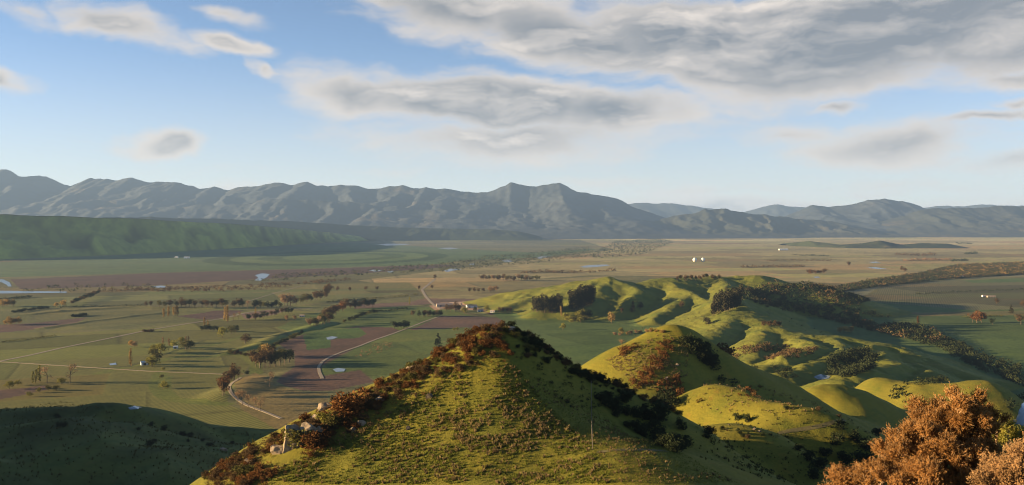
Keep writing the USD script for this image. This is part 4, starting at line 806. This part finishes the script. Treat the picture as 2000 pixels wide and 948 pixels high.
site(868, 599, 'farm_shed', 'long tan roofed shed at the left of the farm yard', 46, 16, 6, 12); site(890, 597, 'farm_shed', 'tan shed in the middle of the farm yard', 36, 15, 6, -8); site(921, 601, 'farm_shed', 'pale shed at the right end of the farm yard', 30, 14, 5, 20, wall='white')
site(938, 609, 'cottage', 'small blue white house right of the farm sheds', 14, 9, 4, 10, wall='bluewall', cat='house'); site(962, 610, 'cottage', 'small pale house left above the peak', 12, 8, 4, -15, wall='white', cat='house')
site(282, 713, 'pump_shed', 'small blue white shed under the lime willow', 11, 8, 4.5, 30, wall='bluewall', roof='bluewall', doors=1); site(343, 681, 'pump_shed', 'tiny blue white shed between the ditch willows', 8, 6, 3.5, 10, wall='bluewall', roof='bluewall', doors=1)
site(590, 619, 'cottage', 'small pale green roofed house below the dark hedge', 12, 8, 3.5, 0, wall='bluewall', cat='house')
site(1530, 489, 'packing_shed', 'long white shed alone on the tan fields', 90, 30, 9, 4, wall='white', roof='white', doors=5); site(1877, 543, 'farm_shed', 'cream shed on the green field at right', 24, 12, 7, 20, wall='wall', roof='wall'); site(1922, 580, 'farm_shed', 'cream house at the left end of the white farm wall', 12, 9, 4, 0, wall='white'); site(1936, 581, 'farm_shed', 'long low cream shed near the right edge', 26, 8, 3.5, -4, wall='wall', roof='wall', doors=3)
site(365, 505, 'farm_shed', 'white farm building on the irrigated pasture at left', 40, 22, 8, 5, wall='white', roof='white'); site(345, 504, 'farm_shed', 'smaller white farm building left on the irrigated pasture', 24, 16, 6, -5, wall='white', roof='white')
site(1865, 532, 'farm_shed', 'cream shed in front of the tan gully trees', 22, 12, 6, 0, wall='wall', roof='wall')
for nm, pts, n, h, lk in [('the low hedge at the left edge of the plain', [(0,586),(60,581)], 16, 5, 'dark'), ('the low hedge before the river at left', [(200,571),(330,565),(440,560)], 34, 4, 'brown'), ('the low hedge above the curved farm road', [(640,591),(730,584),(815,577)], 26, 4, 'olive'), ('the low hedge behind the shelterbelt', [(120,601),(280,597)], 24, 4, 'dark'), ('the thin hedge of the farm paddocks', [(700,613),(765,607),(795,604)], 16, 5, 'dark'), ('the thin hedge below the gravel road at left', [(0,670),(110,657)], 16, 4, 'olive'), ('the thin hedge in the middle of the green flat at right', [(1880,620),(1960,618)], 12, 4, 'olive'), ('the hedge across the right vineyards', [(1790,575),(1900,570),(2000,566)], 26, 3.5, 'dark')]:
    belt('far_trees', 'trees of ' + nm, pts, n * 2, h, lk)
for px, lb in ((1357, 'left one of the two white radome spheres on the plain'), (1373, 'right one of the two white radome spheres on the plain')):
    p = hit(px, 512); x = thing('radome', lb, 'radome', p)
    m = trimesh.creation.icosphere(3, 14.5); m.apply_translation([0, 0, 15.5]); obj('dome', m.vertices, m.faces, L['white'], x)
    m = trimesh.creation.cylinder(9.5, 5, sections=24); m.apply_translation([0, 0, 1.5]); obj('base', m.vertices, m.faces, L['wall'], x)

# ------------------------------------------------------------------ the rocky hill: scrub, rock, tussock, fence
def bushes(polys, n, looks, h, label, group, gap=1.6, shape='bush', grow=0.0, wide=1.15, name=None):
    tot = [area(p, grow) for p in polys]; A = sum(t.area for t in tot)
    for t in tot:
        for x, y, z in scatter(t, max(1, round(n * t.area / A)), rng, gap):
            plant(shape, RT.choice(looks), (x, y, z - .25), rng.uniform(*h), label, 'shrub', group, name, wide)
OUT = hit(572, 872)
def crest_band(pts, near, back):
    """The ground beside a crest line: NEAR metres on the viewer's side of it, BACK metres on the far side."""
    w = np.array([P(*c)[:2] for c in pts]); ls = LineString(w)
    t = np.gradient(w, axis=0); t /= np.linalg.norm(t, axis=1, keepdims=True); nn = np.stack([-t[:, 1], t[:, 0]], 1); nn *= np.sign(nn[:, 1:])
    near = np.broadcast_to(near, (len(w),))[:, None]; back = np.broadcast_to(back, (len(w),))[:, None]
    return Polygon(np.vstack([w + nn * back, (w - nn * near)[::-1]])).buffer(0)
def bush_fill(poly, n, looks, h, label, group, gap):
    for x, y, z in scatter(poly, n, rng, gap):
        if math.hypot(x - OUT[0] + 1, y - OUT[1] + 3) < 6.5: continue
        px = CX + FPX * x / y; lb, gr = label, group
        if isinstance(label, list): k = sum(px > e for e in (520, 690, 850)); lb, gr = label[k], group + ' ' + ('low end', 'outcrop', 'middle', 'summit')[k]
        plant('bush', RT.choice(looks), (x, y, z - .25), rng.uniform(*h), lb, 'shrub', gr, 'scrub_bush', wide=1.15)
LEFT = [c for c in CTRL[:8]][::-1]
bush_fill(crest_band(LEFT, [10, 11, 12, 11, 12, 14, 16, 16], [20, 17, 12, 9, 7, 6, 5, 4]), 265, ['rust', 'rust', 'brown', 'rust', 'brown', 'olive', 'rust', 'brown', 'brown'], (1.1, 3.3), ['rust brown shrub at the low left end of the scrub on the foreground peak', 'brown shrub in the scrub around the pale rock outcrop on the left crest', 'rust shrub in the middle of the scrub band on the left crest', 'rust shrub close under the summit on the left side of the peak'], 'rust scrub on the left flank of the peak', 1.5)
sp = scatter(crest_band(LEFT, [13, 14, 15, 14, 15, 17, 19, 19], [22, 19, 15, 10, 7, 6, 5, 4]), 750, rng); sp = sp[np.hypot(sp[:, 0] - OUT[0] + 1, sp[:, 1] - OUT[1] + 3) > 4.5]
for lk, nm, part in (('rust', 'rust brown bracken filling the gaps in the scrub of the left crest', sp[::2]), ('brown', 'dull brown low growth filling the gaps in the scrub of the left crest', sp[1::2])):
    mass('bracken', nm, 'scrub', np.column_stack([part, rng.uniform(.5, 1.5, len(part))]), lk, rng, per=34, leaf=.07)
RIGHT = [CTRL[0]] + [(1040,672,285),(1100,705,288),(1170,734,291),(1250,768,293),(1330,810,292)]
bush_fill(crest_band(RIGHT, [16, 13, 10, 8, 6, 5], 2), 95, ['dark', 'dark', 'olive', 'brown'], (.8, 3.2), 'dark shaded shrub in the scrub down the right crest of the peak', 'dark scrub on the right crest of the peak', 1.6)
for (x, y, h, lk, lb) in [(577,868,46,'olive','round olive bush right below the rock outcrop'),(650,832,36,'olive','olive bush with a yellow patch above the scrub'),(632,822,26,'lime','yellow green bush behind the olive one'),(690,806,56,'rust','largest rust brown bush on the crest right of the outcrop'),(672,812,50,'rust','big rust bush beside the largest one'),(612,872,44,'rust','dark rust bush in front of the olive bushes'),(474,926,30,'olive','small yellow olive bush low in the rust scrub')]:
    one('bush', lk, x, y + 4, h, lb, 'shrub', wide=1.25)
bushes([[(1165,775),(1215,770),(1260,800),(1300,830),(1340,870),(1320,885),(1270,860),(1215,830),(1175,805)]], 38, ['dark'], (2.5, 5.0), 'dark shrub in the thicket right of the fence line', 'dark thicket right of the fence', 2.2)
for x, y, h in [(1288,818,40),(1300,785,34),(1310,795,36),(1330,838,24),(1385,850,22),(1460,825,18),(1440,820,16)]: one('bush', 'dark', x, y, h, 'large dark bush standing in the hollow right of the thicket', 'shrub', 'large dark bushes in the hollow', 1.15)
for x, y, h in [(1602,915,28),(1634,868,26),(1670,862,24),(1712,852,20),(1694,880,30),(1580,900,24),(1612,890,20),(1650,905,26),(1690,905,30),(1720,915,26),(1740,862,16),(1640,838,22),(1560,880,16),(1535,800,12),(1660,930,26),(1590,935,26)]: one('bush', 'dark', x, y, h, 'dark round bush on the shaded slope left of the orange bush', 'shrub', 'dark bushes on the shaded slope', 1.15)
bushes([[(1490,820),(1530,800),(1560,812),(1600,800),(1640,812),(1700,850),(1660,850),(1600,840),(1540,836)]], 16, ['brown', 'dark'], (1.0, 2.4), 'small brown shrub along the crest of the shaded slope', 'small shrubs along the shaded crest', 2.0)
bushes([[(1345,845),(1400,840),(1450,836),(1500,850),(1470,860),(1400,862),(1350,870)]], 22, ['brown', 'dark'], (.8, 2.2), 'low shrub on the stony patch below the knolls', 'low shrubs on the stony patch', 2.0)
# second peak and the slopes behind it: scrub too fine to count
grove('hill_scrub', 'rust brown scrub on the lit face of the second peak', [[(1285,672),(1305,665),(1315,680),(1300,715),(1280,745),(1250,765),(1230,755),(1260,720)],[(1205,690),(1240,674),(1262,668),(1240,684),(1212,698)],[(1290,745),(1330,738),(1345,760),(1320,780),(1285,770)]], 170, (1.8, 4.2), 'rust', per=60, leaf=.07)
grove('hill_scrub', 'dark scrub on the shaded side of the second peak', [[(1335,668),(1352,662),(1385,685),(1410,715),(1400,728),(1365,705),(1340,685)]], 75, (3.0, 6.0), 'dark', per=70, leaf=.07)
grove('hill_scrub', 'rust scrub patches on the small lit knolls', [[(1330,785),(1360,775),(1385,772),(1390,782),(1350,790)],[(1440,770),(1470,752),(1490,756),(1475,775),(1450,785)]], 60, (1.0, 2.6), 'rust', per=60, leaf=.07)
grove('hill_scrub', 'dark scrub down the back slope of the second peak', [[(1470,716),(1520,722),(1560,745),(1520,745),(1480,735)],[(1400,735),(1440,745),(1440,755),(1405,748)]], 60, (2.5, 5), 'dark', per=60, leaf=.07)
bushes([[(250,850),(300,820),(350,830),(440,850),(480,850),(440,900),(330,900)],[(60,800),(150,800),(200,850),(100,840)]], 16, ['dark'], (2.5, 5.0), 'dark bush scattered over the shaded hill at lower left', 'dark bushes on the shaded hill', 4)
grove('hill_scrub', 'small dark shrubs dotted over the green hills', [[(960,592),(1190,548),(1480,548),(1580,640),(1700,664),(1500,712),(1320,690),(1180,612),(1060,600)]], 230, (1.5, 4.5), 'olive', per=34)
grove('hill_scrub', 'small brown shrubs dotted over the lit knolls and second peak', [[(1190,700),(1300,650),(1350,700),(1340,740),(1250,760)],[(1330,785),(1380,742),(1480,752),(1580,780),(1500,810),(1400,800)]], 90, (.6, 2.0), 'brown', per=40, leaf=.08)
# rock
def rock_mesh(r, seed, cuts=14, sub=3):
    g = np.random.default_rng(seed); m = trimesh.creation.icosphere(sub, 1.0); v = np.array(m.vertices)
    for _ in range(cuts):
        nrm = g.normal(size=3); nrm /= np.linalg.norm(nrm); d = g.uniform(.45, .85); s = v @ nrm; v = v - np.clip(s - d, 0, None)[:, None] * nrm
    v *= r; v += (meshkit.fbm(v / (np.max(r) * .35) + seed, 4, seed)[:, None] - .5) * np.max(r) * .16 * (v / (np.linalg.norm(v, axis=1, keepdims=True) + 1e-9))
    return v, np.array(m.faces)
p = hit(572, 872)
def piece(r, seed, t): v, f = rock_mesh(r, seed, 18, 4); return v + t, f
x = thing('rock_outcrop', 'tall pale rock outcrop jutting from the scrub at the left shoulder of the peak', 'rock', p)
for r, sd, t in (((5.0, 4.0, 6.2), 3, (-.2, .8, 1.0)), ((3.8, 3.4, 4.0), 5, (3.8, 1.8, 2.6)), ((3.2, 2.6, 3.0), 8, (-3.8, .6, -1.8)), ((1.8, 1.6, 1.6), 11, (6.8, 2.6, 4.0))):
    obj('boulder', *piece(r, sd, t), L['rock'], x, smooth=26)
for px, py, s, lb in [(632,800,2.2,'pale rock slab on the crest just right of the tall outcrop'),(618,818,1.6,'smaller pale rock above the tall outcrop'),(436,880,2.4,'pale rock low on the rust spur'),(490,905,1.6,'grey rock in the rust scrub below the outcrop'),(742,782,1.6,'upright pale rock in the scrub right of the largest rust bush'),(805,722,1.5,'pale rock on the crest left of the peak'),(868,668,1.4,'pale rock in the scrub close under the peak'),(893,660,1.2,'small pale rock just left of the peak'),(995,645,1.6,'grey rock at the top of the peak'),(705,830,1.3,'pale boulder at the lower edge of the scrub'),(688,842,1.1,'smaller pale boulder at the lower edge of the scrub'),(838,776,1.2,'grey boulder at the upper edge of the grass'),(797,838,.8,'small grey boulder alone on the grass')]:
    v, f = rock_mesh(np.array([1.25, .9, .8]) * s, int(px), 12, 3); o = obj('rock', v + hit(px, py) + [0, 0, s * .2], f, L['rock' if s > 1.2 else 'stone'], smooth=30); tag(o, lb, 'rock')
for k, (a, b) in enumerate([(1310,760),(1302,742),(1288,720),(1322,715)]):
    v, f = rock_mesh(np.array([2.0, 1.6, 1.5]) * (1 - .12 * k), 40 + k, 12, 3); tag(obj('rock', v + hit(a, b) + [0, 0, .6], f, L['rock'], smooth=30), 'pale rock rib in the rust scrub of the second peak', 'rock', 'pale rocks on the second peak')
k = 0
for x_, y_, z_ in scatter(area([(1370,838),(1430,828),(1490,838),(1495,850),(1420,852),(1375,852)]), 12, rng, 1.2):
    v, f = rock_mesh(np.array([1.3, 1.1, 1.0]) * rng.uniform(.35, .75), 70 + k, 10, 2); k += 1; tag(obj('rock', v + [x_, y_, z_ + .2], f, L['stone'], smooth=30), 'grey rock in the stony patch below the knolls', 'rock', 'grey rocks of the stony patch')
FACE = [(470,946),(560,905),(640,872),(700,838),(770,798),(850,752),(910,712),(960,684),(1010,720),(1060,780),(1120,840),(1165,880),(1200,946)]
def tufts(name, label, polys, n, h, look, per, spread=.42, thr=.47):
    sp = []
    for p in polys:
        a = area(p); q = scatter(a, n * 2, rng); q = q[n2(q[:, 0], q[:, 1], 9.0, 77, 3) + rng.normal(size=len(q)) * .05 > thr][:n]; sp.append(np.column_stack([q, rng.uniform(h[0], h[1], len(q)) ** 1.0]))
    sp = np.vstack(sp); c = np.repeat(sp[:, :3], per, 0); hh = np.repeat(sp[:, 3], per)
    t = rng.uniform(0, 6.283, len(c)); r = rng.uniform(.02, spread, len(c)) * hh * 1.6
    tip = c + np.stack([np.cos(t) * r * 1.3, np.sin(t) * r * 1.3, hh * rng.uniform(.5, 1.0, len(c))], 1)
    w = np.stack([-np.sin(t), np.cos(t), t * 0], 1) * (hh * .16)[:, None]
    base = c + np.stack([np.cos(t) * r * .3, np.sin(t) * r * .3, -.05 + t * 0], 1)
    v = np.stack([base - w, base + w, tip + w * .4, tip - w * .4], 1).reshape(-1, 3); k = np.arange(len(c))[:, None] * 4
    return tag(obj(name, v, np.vstack([k + [0, 1, 2], k + [0, 2, 3]]), L[look]), label, 'grass', kind='stuff')
L['sward'] = plain('grass_blades', (.115, .13, .02), rough=.9, spec=.08, vary=.35, scale=.2, trans=.3)
tufts('grass_tufts', 'yellow green grass tufts over the lit face of the foreground peak', [FACE], 5000, (.25, .65), 'sward', 9)
tufts('grass_tufts', 'short grass cover between the taller tufts on the foreground peak', [FACE, [(1000,715),(1080,750),(1160,790),(1230,850),(1330,884),(1440,944),(1200,946),(1165,884),(1090,830)]], 5200, (.12, .30), 'sward', 7, thr=-9)
tufts('tussock_grass', 'pale straw tussocks scattered over the face of the foreground peak', [FACE], 900, (.4, 1.0), 'tuss', 14)
tufts('tussock_grass', 'thick band of pale tussocks at the middle of the face', [[(880,800),(960,780),(1040,800),(1080,850),(1060,885),(960,890),(880,860)]], 330, (.4, .9), 'tuss', 14)
tufts('tussock_grass', 'dull tussocks on the shaded right side of the peak', [[(1000,720),(1080,760),(1150,790),(1200,830),(1300,900),(1440,940),(1210,946),(1165,880),(1100,830)]], 420, (.3, .7), 'tuss', 10)
tufts('tussock_grass', 'dull tussocks over the shaded slope beyond the hill track', [[(1330,850),(1450,800),(1560,800),(1660,815),(1730,880),(1650,944),(1500,944),(1350,890)]], 900, (.4, .9), 'olive', 10)
tufts('tussock_grass', 'fine tussocks on the second peak and the lit knolls', [[(1180,706),(1303,644),(1345,680),(1345,735),(1260,765)],[(1330,790),(1380,742),(1480,752),(1580,782),(1640,806),(1500,815),(1400,808)]], 900, (.5, 1.2), 'tuss', 8)
tufts('tussock_grass', 'dull tussocks mottling the shaded hill at lower left', [[(0,800),(120,784),(240,800),(420,835),(520,850),(470,900),(400,940),(0,944)]], 2600, (.6, 1.5), 'olive', 8)
grove('hill_scrub', 'low dark scrub in the shade on the right flank of the peak', [[(1000,690),(1060,700),(1160,760),(1180,800),(1120,800),(1060,760)],[(1200,850),(1260,862),(1330,880),(1300,884),(1220,872)]], 120, (.4, 1.3), 'dark', per=34, leaf=.08)
grove('hill_scrub', 'low brown scrub over the shaded slopes between the knolls', [[(1380,870),(1500,850),(1640,830),(1720,870),(1640,940),(1500,940),(1400,900)]], 260, (.5, 1.6), 'dark', per=34, leaf=.08)
# fence up the face
x = thing('wire_fence', 'thin post and wire fence running straight up the face of the peak', 'fence', (0, 0, 0))
fp = np.array([hit(1157 - (880 - b) * .02, b) for b in (878, 868, 858, 848, 838, 828, 818, 808, 798, 788, 778, 768, 758, 748, 740)])
ls = LineString(fp[:, :2]); posts = []
for t in np.arange(0, ls.length, 3.2):
    q = ls.interpolate(t); posts.append((q.x, q.y, zt(q.x, q.y)[0]))
for q in posts:
    obj('post', *(lambda m: (np.array(m.vertices) + [q[0], q[1], q[2] + .5], m.faces))(trimesh.creation.cylinder(.085, 1.5, sections=7)), L['post'], x)
for hgt in (.35, .65, .95, 1.15):
    obj('wire', *join([limb(np.add(a, (0, .07, hgt)), np.add(b, (0, .07, hgt)), .012, .012, 3) for a, b in zip(posts[:-1], posts[1:])]), L['wire'], x)

# ------------------------------------------------------------------ the near orange bushes at lower right
def kanuka(name, label, base, lobes, sprays, look, seed, twig='twig', leaf=.019):
    """A fine leaved shrub: limbs from the base to every lobe, clusters of twig sprays on the lobes, small narrow leaves along the twigs."""
    g = np.random.default_rng(seed); base = np.asarray(base, float)
    wood, tw, lv = [], [], []
    def unit(q): return q / (np.linalg.norm(q) + 1e-9)
    for (c, r) in lobes:
        c = np.asarray(c, float); mid = base * .5 + c * .5 + g.normal(size=3) * .12
        wood += [limb(base + g.normal(size=3) * .08, mid, .05, .032, 6), limb(mid, c, .032, .018, 6)]
        for _ in range(max(5, int(18 * r / .45))):
            q = unit(g.normal(size=3)); q[2] = q[2] * .6 + .3; hub = c + q * r * g.uniform(.35, 1.3); cr = r * g.uniform(.16, .36)
            wood.append(limb(c + g.normal(size=3) * .05, hub, .013, .005, 4))
            for _ in range(max(8, int(sprays * cr * cr * 9))):
                e = unit(g.normal(size=3)); s = hub + e * cr * g.uniform(.1, 1.0) ** .6
                d = unit(e * .55 + q * .5 + np.array([0, 0, .45]) + g.normal(size=3) * .3); ln = g.uniform(.07, .20)
                tw.append(limb(s - d * ln * .6, s + d * ln, .0035, .0012, 3))
                k = 15; t = g.uniform(-.2, 1.05, k)
                lv.append(s + d * (t * ln)[:, None] + g.normal(size=(k, 3)) * .016)
    x = thing(name, label, 'shrub', base)
    v, f = join(wood); obj('branch', v - base, f, L['bark' if look == 'kanuka' else 'twig'], x)
    v, f = join(tw); tag(obj('twig', v - base, f, L[twig], x), kind='stuff')
    v, f = leaves(np.vstack(lv), leaf, g, long=1.0, broad=.42); tag(obj('leaf', v - base, f, L[look], x), kind='stuff')
    print(label, len(v) // 4, 'leaves')
def lobe(px, py, d, rpx): return (P(px, py, d), rpx / FPX * d)
kanuka('kanuka_shrub', 'big orange leaved fine twigged shrub in the lower right corner', P(1850, 1080, 17), [lobe(1885,825,17,48),(lobe(1850,845,17.3,46)),lobe(1925,830,17.5,34),lobe(1815,810,17.2,24),lobe(1800,870,16.8,46),lobe(1770,860,17,24),lobe(1765,915,16.7,44),lobe(1850,900,16.5,58),lobe(1905,880,16.9,50),lobe(1720,940,16.5,34),lobe(1800,955,16.2,52),lobe(1880,960,16.0,60),lobe(1950,950,16.6,50)], 900, 'kanuka', 5)
kanuka('kanuka_shrub', 'small orange shrub left of the big one at the bottom edge', P(1660, 1060, 17.5), [lobe(1640,940,17.5,24),lobe(1672,935,17.6,28),lobe(1655,970,17.3,34),lobe(1700,960,17.2,26)], 900, 'kanuka', 6)
kanuka('kanuka_shrub', 'pale tawny shrub cut by the right edge of the picture', P(2010, 1060, 15), [lobe(1985,925,15,40),lobe(2020,890,15.2,44),lobe(1960,955,14.8,40),lobe(2030,950,14.8,55)], 900, 'kanuka2', 7)
kanuka('lichen_shrub', 'thin yellow lichen covered branch standing behind the orange shrub', P(1958, 1000, 18.5), [lobe(1948,825,18.5,7),lobe(1952,845,18.5,9),lobe(1970,832,18.6,6),lobe(1962,860,18.5,12),lobe(1985,850,18.7,12)], 2600, 'lime', 8, 'lichen', .018)

# ------------------------------------------------------------------ haze
def haze():
    b = trimesh.creation.box(bounds=[(-30000, -5000, -12), (30000, 42000, 1900)])
    m = usdkit.material(stage, '/World/Looks/haze_air', {'v': ('principled_volume', dict(color=(0.38, 0.61, 1.0), density=1.5e-5, anisotropy=0.1))}, [], volume='v.volume')
    tag(obj('haze', b.vertices, b.faces, m), 'thin pale blue haze over the whole valley', 'haze', kind='stuff')
haze()
